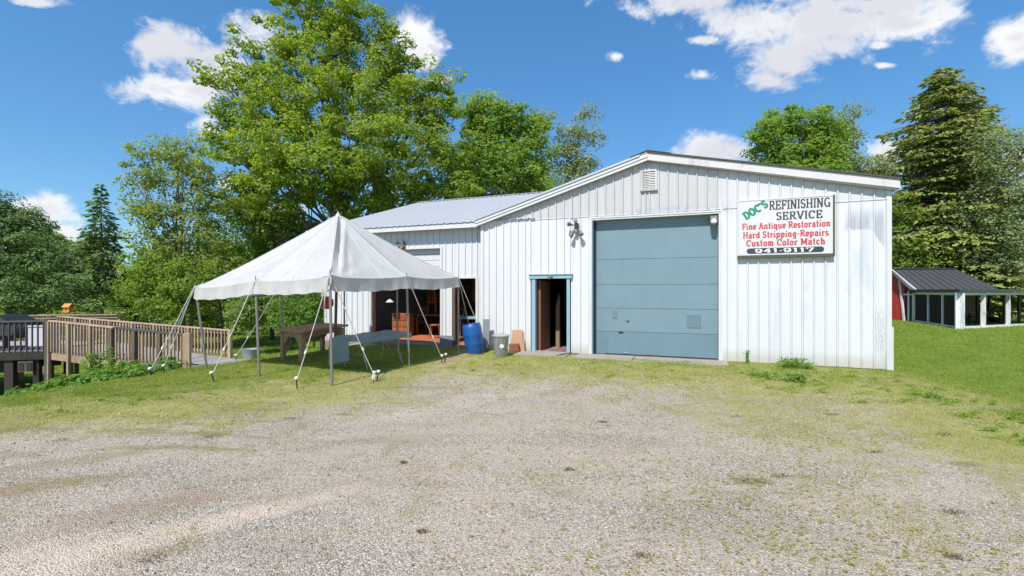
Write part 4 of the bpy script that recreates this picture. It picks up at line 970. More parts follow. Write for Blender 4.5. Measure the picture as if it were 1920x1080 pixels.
# cloth drop as a hanging sheet on the left end
vs = []
for a in range(21):
    for b in range(15):
        t_ = a/20; h_ = b/14
        base = tp(-.03, -.14+.62*t_, 0); zt = TH+.0-.02*t_; zb = .06+.16*t_
        w_ = .03*math.sin(t_*9+1)*h_
        vs.append(base - ax_*(.02+w_) + Vector((0,0,zt+(zb-zt)*h_)))
fs = [(a*15+b, a*15+b+1, (a+1)*15+b+1, (a+1)*15+b) for a in range(20) for b in range(14)]
part('hanging_drop', MB().add(vs, fs), M['tablecloth'], TC_, smooth='all')

# ------------------------------------------------------------------ barrel, can, boards, tub
bx, by = -1.02, 12.70
bar = empty('plastic_barrel', (bx, by, gz(bx,by)-.02), 'blue plastic barrel tilted against the wall at the right edge of the tent', 'barrel'); bar.rotation_euler = (0, R(-8), 0); bar.scale = (.92,.92,.92)
part('body', MB().lathe([(.20,0),(.235,.02),(.262,.10),(.275,.28),(.285,.31),(.282,.34),(.290,.56),(.298,.60),(.292,.64),(.292,.80),(.280,.87),(.262,.90)], seg=32), M['barrel'], bar, smooth=True)
part('rim', MB().lathe([(.262,.90),(.272,.915),(.262,.93),(.235,.925),(.23,.90)], seg=32, cap=False), M['barrel'], bar, smooth=True)
part('lid', MB().lathe([(.232,.895),(.05,.90),(.0,.90)], seg=24, cap=False), M['barrel'], bar)
pp = part('barrel_shade_panel', MB().box(0,.20,-.012,.012,0,.92), M['concrete_d'], None, loc=(-.86,13.15,gz(-.92,13.2)), rot=(R(-6),0,FA+R(8))); tag(pp, 'narrow slate-coloured panel added as the shaded right side of the blue barrel', 'panel')  # added dark sheet standing in for the shade on the barrel's right side
cx_, cy_ = -.30, 12.15
can = empty('trash_can', (cx_, cy_, gz(cx_,cy_)-.01), 'galvanised metal trash can with lid and round white sticker', 'trash can')
prof = [(.155,0),(.165,.01),(.172,.06)]
for k in range(10): prof += [(.174+.005*k, .08+k*.046), (.180+.005*k, .10+k*.046)]
mbn = MB(); SEG = 48; pr = [(.158,0),(.166,.012),(.168,.04),(.176,.05),(.212,.53),(.218,.54),(.222,.56)]
vs = []; 
for r_, z_ in pr:
    for k in range(SEG):
        q = r_ + (.004 if k % 4 < 2 else -.003)*(1 if .045 < z_ < .535 else 0); vs.append((q*math.cos(2*math.pi*k/SEG), q*math.sin(2*math.pi*k/SEG), z_))
mbn.add(vs, [(i*SEG+k, i*SEG+(k+1)%SEG, (i+1)*SEG+(k+1)%SEG, (i+1)*SEG+k) for i in range(len(pr)-1) for k in range(SEG)]+[tuple(range(SEG))[::-1]])
part('body', mbn, M['galv'], can, smooth=True)
lid = part('lid', MB().lathe([(.233,.545),(.236,.575),(.22,.59),(.12,.615),(.0,.622)], seg=32, cap=False), M['galv'], can, smooth=True)
part('handle', MB().tube([(-.06,0,.615),(-.05,0,.655),(0,0,.667),(.05,0,.655),(.06,0,.615)], .008, 6), M['galv'], lid)
part('handle', MB().tube([(-.222,-.05,.40),(-.25,-.04,.37),(-.25,.04,.37),(-.222,.05,.40)], .007, 6), M['galv'], can)
part('sticker', MB().lathe([(0,0),(.055,0)], (0,0,0), 20, cap=False).xf(Matrix.Translation((.03,-.2045,.31))@Matrix.Rotation(R(94),4,'X')), M['ink_white'], can)
q = W2(.98, -.20); bd = part('cardboard_sheet', MB().box(0,.32,-.01,.01,0,.63).prism([(.325,.0),(.42,.0),(.335,.60)], 'y', -.01, .01), M['cardboard'], None, loc=(q.x,q.y,.0), rot=(R(-12),0,FA)); tag(bd, 'tan board leaning on the white wall beside the man door', 'board')
q = W2(1.02, -.42); rb = part('rusty_box', MB().box(0,.27,0,.16,0,.24).box(.02,.25,-.012,-.001,.03,.2), M['rust'], None, loc=(q.x,q.y,.0), rot=(0,R(-4),FA+R(10))); tag(rb, 'small rust-red crate at the foot of the tan board', 'crate')
tx, ty = -7.1, 12.35
tub = empty('wash_tub', (tx, ty, gz(tx,ty)), 'galvanised wash tub on the grass at the end of the ramp', 'tub')
mbt = MB().lathe([(.17,0),(.235,.26),(.25,.275),(.25,.29),(.228,.28),(.165,.02),(0,.02)], seg=28, cap=False); mbt.xf(Matrix.Diagonal((1.0,.8,1.0,1))); part('body', mbt, M['galv'], tub, smooth=True)
part('handle', MB().tube([(-.245,-.05,.22),(-.27,-.04,.19),(-.27,.04,.19),(-.245,.05,.22)], .008, 6), M['galv'], tub)
# hose / cable scraps
hz = part('hose_scrap', MB().tube([W2(2.72,-.10,.05),W2(2.75,-.3,.07),W2(2.6,-.5,.05),W2(2.45,-.7,.03)], .014, 6), M['hose'], None); tag(hz, 'short black hose end lying at the man door step', 'hose')

# ------------------------------------------------------------------ contents of the wing and hall
def at_b(lx, ly, z=.125): p = W2(lx, ly, z); return (p.x, p.y, p.z)
ch = empty('bentwood_chair', at_b(-2.35, 1.25), 'orange bentwood chair just inside the wing opening', 'chair', FA+R(20))
part('seat', MB().lathe([(0,.43),(.2,.43),(.21,.45),(.2,.47),(0,.47)], seg=20, cap=False), M['orangewood'], ch)
part('backrest', MB().tube([(.2+.0*k, .19*math.cos(R(180*k/12)), .47+.48*math.sin(R(180*k/12))) for k in range(13)], .017, 6).tube([(.2,.11*math.cos(R(180*k/12)),.47+.34*math.sin(R(180*k/12))) for k in range(13)], .012, 6), M['orangewood'], ch)
for a, b in ((.14,.14),(.14,-.14),(-.14,.14),(-.14,-.14)): part('leg', MB().tube([(a,b,.44),(a*1.35,b*1.35,0)], .016, 6), M['orangewood'], ch)
tb = empty('work_table', at_b(-3.0, 2.3), 'plain wooden table inside the wing behind the bentwood chair', 'table', FA)
part('tabletop', MB().box(-.6,.6,-.35,.35,.72,.75), M['brownwood'], tb)
for a in (-.55,.55):
    for b in (-.3,.3): part('leg', MB().box(a-.025,a+.025,b-.025,b+.025,0,.72), M['brownwood'], tb)
dr = empty('dresser', at_b(-4.05, 1.3), 'reddish brown chest of drawers at the left inside the wing opening', 'dresser', FA+R(12))
part('carcass', MB().box(-.1,.55,0,.45,.06,.82), M['brownwood'], dr)
for k in range(3): f_ = part('drawer', MB().box(-.07,.52,-.02,-.001,.12+k*.23,.32+k*.23), M['orangewood'], dr); part('knob', MB().lathe([(0,-.015),(.015,0),(0,.015)], (.22,-.03,.22+k*.23), 8, cap=False), M['darkmetal'], f_)
def spindle_chair(lx, ly, z, rz, lab, mat=M['brownwood'], tilt=0):
    c = empty('spindle_chair', at_b(lx, ly, z), lab, 'chair', FA+rz, 'spindle chairs stored in the workshop')
    part('seat', MB().box(-.2,.2,-.2,.2,.43,.46), mat, c)
    for a in (-.17,.17):
        part('leg', MB().tube([(a,-.17,.43),(a*1.1,-.2,0)], .017, 6), mat, c); part('leg', MB().tube([(a,.17,.43),(a*1.1,.2,0)], .017, 6), mat, c)
        part('back_post', MB().tube([(a,.18,.46),(a,.24,.98)], .015, 6), mat, c)
    for k in range(5): part('spindle', MB().tube([(-.12+.06*k,.185,.46),(-.12+.06*k,.235,.92)], .008, 5), mat, c)
    part('crest_rail', MB().box(-.19,.19,.225,.25,.90,.99), mat, c); return c
spindle_chair(-2.2, 3.0, .125, R(40), 'brown spindle chair deep inside the wing opening'); spindle_chair(-3.4, 3.5, .125, R(-30), 'brown spindle chair behind the work table in the wing')
spindle_chair(-3.0, 2.35, .876, R(170), 'brown spindle chair stacked on the work table in the wing', M['orangewood'])
sh_ = empty('storage_shelf', at_b(-4.3, 5.5), 'tall storage shelf loaded with jars along the wing interior', 'shelf', FA)
for a in (-1.0, 1.0): part('upright', MB().box(a-.02,a+.02,0,.35,0,2.2), M['brownwood'], sh_)
for k in range(5): part('shelf_board', MB().box(-.98,.98,.01,.34,.2+k*.48,.23+k*.48), M['brownwood'], sh_)
rnd = random.Random(11); jm = [M['rust'], M['greymetal'], M['whiteplastic'], M['bluepatch'], M['cardboard'], M['clay']]
def clutter(base_fn, xs_, zs, lab, n0, k0):
    k = 0
    for z in zs:
        x = xs_[0]
        while x < xs_[1]:
            w = rnd.uniform(.05,.11); hgt_ = rnd.uniform(.1,.32); kind = rnd.random(); p = base_fn(x, z)
            if kind < .5: mb = MB().lathe([(w*.4,0),(w*.5,.01),(w*.5,hgt_*.75),(w*.3,hgt_*.85),(w*.3,hgt_)], seg=8)
            else: mb = MB().box(-w/2,w/2,-w/2,w/2,0,hgt_).box(-w/2-.004,w/2+.004,-w/2-.004,w/2+.004,hgt_+.001,hgt_+.02)
            o = part('storage_tin', mb, rnd.choice(jm), None, loc=p, rot=(0,0,FA)); tag(o, lab, 'tin', n0)
            x += w+rnd.uniform(.02,.12); k += 1
clutter(lambda x, z: at_b(-4.3+x, 5.66, .125+z), (-.9,.9), (.235,.715,1.195,1.675), 'dusty tin or jar standing on the storage shelf in the wing', 'tins and jars on the wing shelf', 0)
for i, (lx, ly, z, a, tl, lab) in enumerate([
    (-3.75,2.6,.125,20,0,'spindle chair standing behind the chest of drawers in the wing'),(-1.9,2.0,.125,-60,0,'spindle chair at the right side inside the wing opening'),
    (-3.5,1.9,2.05,10,160,'upturned spindle chair hanging under the wing ceiling at the left'),(-2.7,2.2,2.1,50,170,'upturned spindle chair hanging under the wing ceiling in the middle'),
    (-1.95,1.8,2.0,-30,165,'upturned spindle chair hanging under the wing ceiling at the right'),(-.75,2.2,.125,30,0,'spindle chair seen through the narrow wing doorway'),
    (-.8,1.9,1.9,0,170,'upturned spindle chair hanging behind the narrow wing doorway'),(2.45,2.9,.013,30,0,'spindle chair standing inside behind the man door'),
    (2.5,3.2,1.4,-20,170,'upturned spindle chair hanging inside the man door')]):
    c = spindle_chair(lx, ly, z, R(a), lab, M['orangewood'] if i % 2 else M['brownwood'])
    if tl:
        c.rotation_euler = (R(tl), 0, FA+R(a)); c.location.z = z+.9
        part('hook_wire', MB().tube([(0,0,0),(0,0,-.35)], .005, 4), M['darkmetal'], c)
part('pegboard', MB().box(1.2, 4.5, 4.9, 4.93, 0, 2.6), M['inwall'], B)
part('pegboard', MB().box(-5.9, -.1, 6.2, 6.23, .13, 3.2), M['inwall'], B)
pl_ = empty('plank_stack', at_b(1.95, 1.1, .013), 'pale planks stood upright just inside the man door', 'planks', FA)
for k in range(4): part('plank', MB().box(.03*k,.03*k+.022,0,.12,0,1.3+.12*k), M['rampwood'], pl_)
# hanging tools and frames on the wing back part
for i, (lx, ly, z, w, h_) in enumerate([(-3.6,3.9,2.0,.5,.35),(-2.7,4.4,1.9,.6,.5),(-1.9,3.6,2.1,.35,.4),(-1.2,2.2,1.4,.3,.5)]):
    t = empty('hanging_frame', at_b(lx, ly, z), ['small empty picture frame hanging at the left in the wing', 'large empty picture frame hanging mid wing', 'narrow empty frame hanging at the right in the wing', 'tall frame hanging behind the narrow wing doorway'][i], 'frame', FA)
    part('frame_rail', MB().box(-w/2,w/2,-.015,.015,-.02,.02), M['orangewood'], t); part('frame_rail', MB().box(-w/2,w/2,-.015,.015,h_-.02,h_+.02), M['orangewood'], t)
    part('frame_stile', MB().box(-w/2-.02,-w/2+.02,-.017,.013,-.02,h_+.02), M['orangewood'], t); part('frame_stile', MB().box(w/2-.02,w/2+.02,-.017,.013,-.02,h_+.02), M['orangewood'], t)
    part('hook_wire', MB().tube([(-.0,0,h_+.021),(0,0,3.25-.125-z+.12)], .004, 4), M['darkmetal'], t)
t = empty('enamel_basin', at_b(-4.0, .95, 1.35), 'white enamel shade hanging inside the left of the wing opening', 'lamp shade', FA)
part('shade', MB().lathe([(.03,.1),(.11,.03),(.14,0),(.13,-.005),(.02,.09)], seg=16, cap=False), M['whiteplastic'], t, smooth=True); part('cord', MB().tube([(0,0,.1),(0,0,1.78)], .006, 5), M['darkmetal'], t)
t = empty('blue_drum', at_b(-1.35, 1.2), 'pale blue table inside the wing behind the narrow doorway', 'table', FA)
part('top', MB().box(-.3,.9,-.2,.5,.70,.78), M['bluetrim'], t)
for a in (-.25,.85):
    for b in (-.15,.45): part('leg', MB().box(a-.02,a+.02,b-.02,b+.02,0,.70), M['bluetrim'], t)
# hall behind man door
t = empty('step_stool', at_b(2.35, 2.3, .013), 'pale wooden sawhorse inside the man door', 'sawhorse', FA+R(15))
part('rail', MB().box(-.35,.35,-.04,.04,.72,.80), M['brownwood'], t)
for a in (-.3,.3):
    for b in (-.2,.2): part('leg', MB().beam((a,b*.15,.74),(a*1.05,b,0), .035,.035), M['rampwood'], t)
t = empty('hall_cabinet', at_b(2.6, 4.2, .013), 'dark wooden cabinet with open shelves seen through the man door', 'cabinet', FA)
part('carcass', MB().box(-.6,-.57,0,.4,0,1.9).box(.57,.6,0,.4,0,1.9).box(-.57,.57,.37,.4,0,1.9), M['brownwood'], t)
for k in range(5): part('shelf', MB().box(-.568,.568,.0,.368,.1+k*.42,.13+k*.42), M['brownwood'], t)
clutter(lambda x, z: at_b(2.6+x, 4.35, .013+z), (-.5,.5), (.552,.972,1.392), 'dusty jar or tin on the cabinet shelves seen through the man door', 'tins on the hall cabinet', 0)

# ------------------------------------------------------------------ ramp and deck
RP = empty('wooden_ramp', (-10.5,13.2,0), 'long weathered wooden ramp with slatted railings climbing to a raised deck', 'ramp')
ri = Matrix.Translation(-RP.location)
def rpart(name, mb, mat, **k): return part(name, mb.xf(ri), mat, RP, **k)
N0, N1 = Vector((-13.2,13.0,.03)), Vector((-8.30,11.6,-.24)); F0, F1 = Vector((-16.6,16.0,.03)), Vector((-8.72,14.2,-.36))
_bal = {}
def baluster(p, h, mat, w=.032):
    key = (round(h,2), mat.name)
    if key not in _bal: _bal[key] = mesh_of(MB().box(-w/2,w/2,-w/2,w/2,0,h), 'baluster', mat)
    link('baluster', _bal[key], RP, p-RP.location, (0,0,R(-15)))
def railing(a, b, ta, tb, posts, spacing, mat, railmat, postmat, drop=.70, cap=True, w=.032, bal=None, pw=.09):
    """a,b floor points; ta,tb top heights"""
    L = (b-a).length; d = (b-a)
    A = Vector((a.x,a.y,ta)); Bv = Vector((b.x,b.y,tb))
    if cap: rpart('top_rail', MB().beam(A, Bv, .12, .035), railmat)
    rpart('sub_rail', MB().beam(A-Vector((0,0,.075)), Bv-Vector((0,0,.075)), .035, .085), railmat)
    rpart('bottom_rail', MB().beam(A-Vector((0,0,drop)), Bv-Vector((0,0,drop)), .035, .07), mat)
    bal = bal or drop
    for t_ in posts:
        p = A.lerp(Bv, t_); g = gz(p.x, p.y)-.05; off = Vector((d.y,-d.x,0)).normalized()*.055
        rpart('post', MB().beam(Vector((p.x,p.y,g))+off, Vector((p.x,p.y,p.z-.018))+off, pw, pw, (d.x,d.y,0)), postmat)
    n = int(L/spacing); off = Vector((d.y,-d.x,0)).normalized()*.036
    for k in range(1, n):
        p = A.lerp(Bv, k/n); baluster(Vector((p.x,p.y,p.z-bal-.02))+off, bal, mat, w)
split = .50
NS_ = N0.lerp(N1, split)
railing(N0, NS_, .89, .755, [.02,.34,.68], .12, M['rampwood'], M['rampwood'], M['rampwood'], bal=.86, w=.034, pw=.075)
railing(NS_, N1, .755, .62, [.0,.33,.68], .118, M['rampwood'], M['deckrail'], M['postwood'], bal=.82, w=.036, pw=.12)
railing(F0, F1, .90, .50, [.0,.08,.22,.30,.40,.52,.63,.80,.995], .125, M['rampwood'], M['rampwood'], M['rampwood'], bal=.76, w=.036, pw=.085)
rpart('post', MB().beam((-8.30,11.62,-.35),(-8.30,11.62,.66),.15,.15,(1,.3,0)), M['rampwood'], label='thick end post of the near railing')
# ramp boards (across)
nb = 52
for k in range(nb):
    t0, t1 = k/nb+.001, (k+1)/nb-.0015
    a, b = N0.lerp(N1, t0), N0.lerp(N1, t1); c, d_ = Vector((-13.3,15.3,.03)).lerp(F1, t1), Vector((-13.3,15.3,.03)).lerp(F1, t0)
    vs = [a,b,c,d_]; vs = [v_+Vector((0,0,0)) for v_ in vs]+[v_-Vector((0,0,.035)) for v_ in vs]
    rpart('ramp_board', MB().add(vs, [(0,1,2,3),(7,6,5,4),(0,4,5,1),(1,5,6,2),(2,6,7,3),(3,7,4,0)]), M['deckboard'])
# landing at the foot
for k in range(9):
    a = N1.lerp(N1+Vector((1.45,.35,-.02)), k/9+.002); b = N1.lerp(N1+Vector((1.45,.35,-.02)), (k+1)/9-.004); c = F1.lerp(F1+Vector((.9,-.35,-.02)), (k+1)/9-.004); d_ = F1.lerp(F1+Vector((.9,-.35,-.02)), k/9+.002)
    vs = [a,b,c,d_]; vs = [Vector((q.x,q.y,max(q.z, gz(q.x,q.y)+.03))) for q in vs]; vs = vs+[v_-Vector((0,0,.05)) for v_ in vs]
    rpart('ramp_board', MB().add(vs, [(0,1,2,3),(7,6,5,4),(0,4,5,1),(1,5,6,2),(2,6,7,3),(3,7,4,0)]), M['deckboard'])
rpart('stringer', MB().beam(N0-Vector((0,0,.14)), N1-Vector((0,0,.12)), .05, .2), M['rampwood'])
rpart('stringer', MB().beam(Vector((-13.3,15.3,-.11)), F1-Vector((0,0,.12)), .05, .2), M['darkwood'])
# deck platform
D0, D1 = Vector((-20.0,11.2,.03)), Vector((-13.2,13.0,.03))
dd = (D1-D0).normalized(); dn = Vector((-dd.y,dd.x,0))
for k in range(24):
    a = D0+dn*(k*.145+.0); b = D1+dn*(k*.145); vs = [a,b,b+dn*.138,a+dn*.138]; vs = vs+[v_-Vector((0,0,.035)) for v_ in vs]
    rpart('deck_board', MB().add(vs, [(0,1,2,3),(7,6,5,4),(0,4,5,1),(1,5,6,2),(2,6,7,3),(3,7,4,0)]), M['deckboard'])
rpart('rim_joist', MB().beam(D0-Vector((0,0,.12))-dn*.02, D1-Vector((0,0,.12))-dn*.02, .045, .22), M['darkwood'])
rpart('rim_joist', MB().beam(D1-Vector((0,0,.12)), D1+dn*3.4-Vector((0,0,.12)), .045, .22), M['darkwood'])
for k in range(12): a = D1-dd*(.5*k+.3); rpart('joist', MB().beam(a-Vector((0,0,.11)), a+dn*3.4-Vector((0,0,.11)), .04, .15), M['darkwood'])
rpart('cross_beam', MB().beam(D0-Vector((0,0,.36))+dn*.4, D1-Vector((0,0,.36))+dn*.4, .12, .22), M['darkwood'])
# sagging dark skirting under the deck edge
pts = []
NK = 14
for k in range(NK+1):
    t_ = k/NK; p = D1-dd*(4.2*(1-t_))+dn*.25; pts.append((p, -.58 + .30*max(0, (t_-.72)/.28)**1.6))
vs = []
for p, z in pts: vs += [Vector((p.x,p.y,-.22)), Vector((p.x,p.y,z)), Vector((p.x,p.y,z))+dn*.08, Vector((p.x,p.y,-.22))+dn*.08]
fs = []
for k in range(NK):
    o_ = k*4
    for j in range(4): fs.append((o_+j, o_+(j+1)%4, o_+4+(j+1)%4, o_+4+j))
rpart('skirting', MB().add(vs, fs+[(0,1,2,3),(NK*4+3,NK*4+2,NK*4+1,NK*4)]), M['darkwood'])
cr = D1-dd*.55; 
rpart('under_deck_window', MB().beam(cr-Vector((0,0,.27))-dn*.02, cr-Vector((0,0,.57))-dn*.02, .34, .03, tuple(dn)), M['postwood'], label='small framed panel under the deck edge')
for sgn in (-1, 1): rpart('window_pane', MB().beam(cr+dd*.09*sgn-Vector((0,0,.31))-dn*.04, cr+dd*.09*sgn-Vector((0,0,.53))-dn*.04, .12, .012, tuple(dn)), M['darkmetal'])
for (x_, off_, w_) in ((.90,.1,.20),(1.0,2.6,.14),(.35,.1,.14),(.28,1.2,.12),(3.2,.1,.17),(5.2,.1,.17)):
    p = D1-dd*(x_*1.0+.05)+dn*off_ if x_ > .5 else D1-dd*x_+dn*off_
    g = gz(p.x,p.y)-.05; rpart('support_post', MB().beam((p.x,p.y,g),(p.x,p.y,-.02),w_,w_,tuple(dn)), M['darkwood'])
railing(D0, D1, .885, .885, [.0,.5,.995], .13, M['deckrail'], M['deckrail'], M['deckrail'], .78, w=.03, bal=.86)
railing(D1+dn*3.35, D0+dn*3.35, .9, .9, [.0,.2,.4,.6,.8,1], .15, M['rampwood'], M['rampwood'], M['rampwood'], .74)
# covered grill table
gp = D1-dd*1.75+dn*.85
GT = empty('covered_table', (gp.x,gp.y,.03), 'long patio table under a black vinyl cover on the raised deck', 'covered table', math.atan2(dd.y,dd.x))
vs = [(-2.4,-.5,.62),(.75,-.5,.62),(.95,.5,.62),(-2.4,.5,.62),(-2.4,-.42,.98),(.28,-.42,1.0),(.40,.42,1.0),(-2.4,.42,.98),(-2.4,-.55,.28),(.62,-.56,.34),(.9,.55,.30),(-2.4,.55,.28)]
part('cover', MB().add(vs, [(4,5,6,7),(0,1,5,4),(1,2,6,5),(2,3,7,6),(3,0,4,7),(8,9,1,0),(9,10,2,1),(10,11,3,2),(11,8,0,3)]), M['cover'], GT)
for a in (-2.2,-.9,.45):
    for b in (-.38,.38): part('leg', MB().box(a-.03,a+.03,b-.03,b+.03,0,.9), M['darkmetal'], GT)
gp = D1-dd*.62+dn*.75
CB = empty('cooler_box', (gp.x,gp.y,.03), 'pale lilac storage box standing behind the deck railing', 'storage box', math.atan2(dd.y,dd.x))
part('body', MB().box(-.2,.28,-.25,.25,0,.66), M['whiteplastic'], CB); part('lid', MB().box(-.22,.30,-.27,.27,.662,.72), M['whiteplastic'], CB)
# bird feeder on a shepherd's hook
fx0, fy0 = -16.05, 16.3
BF = empty('bird_feeder', (fx0, fy0, gz(fx0,fy0)), 'small orange house-shaped bird feeder hanging on a thin hook beyond the ramp', 'bird feeder')
BF.scale = (.62,.62,1); zf = 1.0-gz(fx0,fy0)
part('hook_pole', MB().tube([(0,0,0),(0,0,zf+.45),(.03,0,zf+.55),(.12,0,zf+.6),(.22,0,zf+.55),(.24,0,zf+.42)], .012, 6), M['darkmetal'], BF)
part('hanger', MB().tube([(.12,0,zf+.27),(.24,0,zf+.42),(.36,0,zf+.27)], .005, 5), M['darkmetal'], BF)
fb = part('house', MB().prism([(-.13,zf),(.13,zf),(.13,zf+.16),(-.13,zf+.16)], 'x', .07, .41), M['feeder'], BF)
part('roof', MB().prism([(-.19,zf+.15),(0,zf+.27),(.19,zf+.15),(.19,zf+.17),(0,zf+.29),(-.19,zf+.17)], 'x', .03, .45), M['feeder'], BF)
part('window', MB().box(.19,.29,-.134,-.131,zf+.05,zf+.12), M['darkmetal'], BF); part('tray', MB().box(.04,.44,-.18,.18,zf-.02,zf-.001), M['feeder'], BF)

# ------------------------------------------------------------------ barn shed with screened run
SH = empty('red_shed', (23.9,27,0), 'red shed with black metal roof and white-posted screened run on the right lawn', 'shed')
si = Matrix.Translation(-SH.location)
def spart(name, mb, mat, **k): return part(name, mb.xf(si), mat, SH, **k)
gS = -.12
A_ = Vector((23.9,27.0,0)); dS_ = Vector((1,-.05,0)).normalized(); nS_ = Vector((.05,1,0)).normalized()
EZs, RZs, DP = 1.80, 3.12, 1.75
Lr = 4.6
def q_(u, v, z): return A_+dS_*u+nS_*v+Vector((0,0,z))
def slabp(p, th=.04):
    n_ = (p[1]-p[0]).cross(p[3]-p[0]).normalized()*th; vs = list(p)+[v_-n_ for v_ in p]
    return MB().add(vs, [(0,1,2,3),(7,6,5,4),(0,4,5,1),(1,5,6,2),(2,6,7,3),(3,7,4,0)])
# roof as standing-seam panels
npn = 11
for k in range(npn):
    u0, u1 = -.25+(Lr+.5)*k/npn, -.25+(Lr+.5)*(k+1)/npn
    r0, r1 = -.25+(Lr-.6)*k/npn, -.25+(Lr-.6)*(k+1)/npn
    spart('roof_panel', slabp([q_(u0,-.2,EZs-.15),q_(u1-.01,-.2,EZs-.15),q_(r1-.01,DP,RZs),q_(r0,DP,RZs)]), M['barnroof'])
    spart('roof_seam', MB().beam(q_(u1,-.2,EZs-.13),q_(r1,DP,RZs+.02),.04,.05), M['barnroof'])
    spart('roof_panel', slabp([q_(r0,DP,RZs),q_(r1-.01,DP,RZs),q_(u1-.01,2*DP+.2,EZs-.15),q_(u0,2*DP+.2,EZs-.15)]), M['barnroof'])
spart('ridge_cap', MB().beam(q_(-.28,DP,RZs+.03),q_(Lr-.85,DP,RZs+.03),.22,.04), M['barnroof'])
# gable end facing left: red, white trim
spart('gable_wall', MB().add([q_(0,.72,gS),q_(0,2*DP,gS),q_(0,2*DP,EZs),q_(0,DP,RZs-.08),q_(0,.72,RZs-.80),q_(.05,.72,gS),q_(.05,2*DP,gS),q_(.05,2*DP,EZs),q_(.05,DP,RZs-.08),q_(.05,.72,RZs-.80)], [(0,1,2,3,4),(9,8,7,6,5),(0,5,6,1),(4,3,8,9),(0,4,9,5)]), M['redbarn'])
spart('gable_trim', MB().beam(q_(-.03,-.15,EZs-.02),q_(-.03,DP,RZs-.03),.04,.10), M['peelwhite'])
spart('gable_trim', MB().beam(q_(-.03,2*DP+.1,EZs-.02),q_(-.03,DP,RZs-.03),.04,.10), M['peelwhite'])
spart('gable_trim', MB().beam(q_(-.03,.72,gS),q_(-.03,1.12,RZs-.60),.05,.14), M['peelwhite'])
spart('gable_trim', MB().beam(q_(-.03,.0,EZs-.28),q_(-.03,.8,EZs-.28),.04,.09), M['peelwhite'])
spart('gable_trim', MB().beam(q_(-.05,1.75,RZs-.72),q_(-.05,2.6,RZs-.72),.03,.12), M['peelwhite'])
spart('gable_screen', slabp([q_(0,.02,EZs-.25),q_(0,.71,EZs-.25),q_(0,.71,EZs+.40),q_(0,.02,EZs-.05)], .02), M['screen'])
spart('gable_screen', slabp([q_(0,.02,gS),q_(0,.71,gS),q_(0,.71,EZs-.3),q_(0,.02,EZs-.3)], .02), M['screen'])
for v_ in (.0,.38): spart('gable_post', MB().beam(q_(-.03,v_,gS),q_(-.03,v_,EZs-.1),.10 if v_ else .18,.10,(1,0,0)), M['peelwhite'])
spart('inner_wall', slabp([q_(0,1.3,gS),q_(Lr,1.3,gS),q_(Lr,1.3,2.3),q_(0,1.3,2.3)], .05), M['inwall'])
spart('far_wall', slabp([q_(0,2*DP,gS),q_(Lr,2*DP,gS),q_(Lr,2*DP,1.7),q_(0,2*DP,1.7)], .05), M['redbarn'])
spart('right_wall', slabp([q_(Lr-.6,1.3,gS),q_(Lr-.6,2*DP,gS),q_(Lr-.6,2*DP,1.7),q_(Lr-.6,1.3,2.3)], .05), M['redbarn'])
# screened run: side wall A->K, front wall K->P
K_ = Vector((21.65,22.0,0)); P_ = Vector((29.5,24.9,0)); TZ = 1.60
def frame_wall(a, b, posts, mats, wpost, screens=True, scr='screen'):
    spart('plate', MB().beam(a+Vector((0,0,TZ)), b+Vector((0,0,TZ)), .10, .14), mats)
    spart('sill_board', MB().beam(a+Vector((0,0,gS+.06)), b+Vector((0,0,gS+.06)), .08, .14), mats)
    for t_, w_ in posts:
        p = a.lerp(b, t_); spart('post', MB().beam(p+Vector((0,0,gS-.1)), p+Vector((0,0,TZ+.07)), w_, .11, tuple((b-a).normalized())), mats)
    for (t0, _), (t1, _) in zip(posts[:-1], posts[1:]):
        if screens:
            p, r_ = a.lerp(b, t0), a.lerp(b, t1); spart('screen', slabp([p+Vector((0,0,gS)), r_+Vector((0,0,gS)), r_+Vector((0,0,TZ)), p+Vector((0,0,TZ))], .012), M[scr])
frame_wall(A_, K_, [(0,.2),(.36,.12),(.68,.12),(1.0,.34)], M['peelwhite'], .12)
frame_wall(K_, P_, [(0.0,.30),(.235,.16),(.5,.14),(.75,.14),(1,.2)], M['peelwhite'], .12, False)
spart('run_roof', slabp([K_+Vector((-.3,-.3,1.82)), P_+Vector((.3,-.3,1.82)), Vector((31.0,30.0,1.84)), A_+Vector((-.2,.3,1.82))], .13), M['barnroof'])
for (x_, y_) in ((25.2,26.6),(26.8,26.2),(27.9,26.6),(29.2,26.2),(30.3,26.8),(31.2,28.0),(26.4,24.4)): spart('inner_post', MB().beam((x_,y_,gS-.1),(x_,y_,1.7),.10,.10,(1,0,0)), M['postwood'])
spart('back_beam', MB().beam((24.0,26.8,1.6),(31.2,28.0,1.6),.08,.12), M['darkwood'])
for i,(x_,y_,a) in enumerate(((24.6,24.8,.3),(26.9,25.4,1.1),(25.8,25.6,-.5))):
    spart('roost', MB().beam((x_-.5,y_,gS+.35),(x_+.5,y_+.3*a,gS+.9*abs(a)),.08,.08).beam((x_-.4,y_,gS),(x_-.4,y_,gS+.45),.07,.07).beam((x_+.35,y_,gS),(x_+.35,y_,gS+.6),.07,.07), M['darkwood'])
spart('feed_bin', MB().lathe([(.28,0),(.34,.3),(.36,.36)], (27.6,25.9,gS), 12), M['darkmetal'])

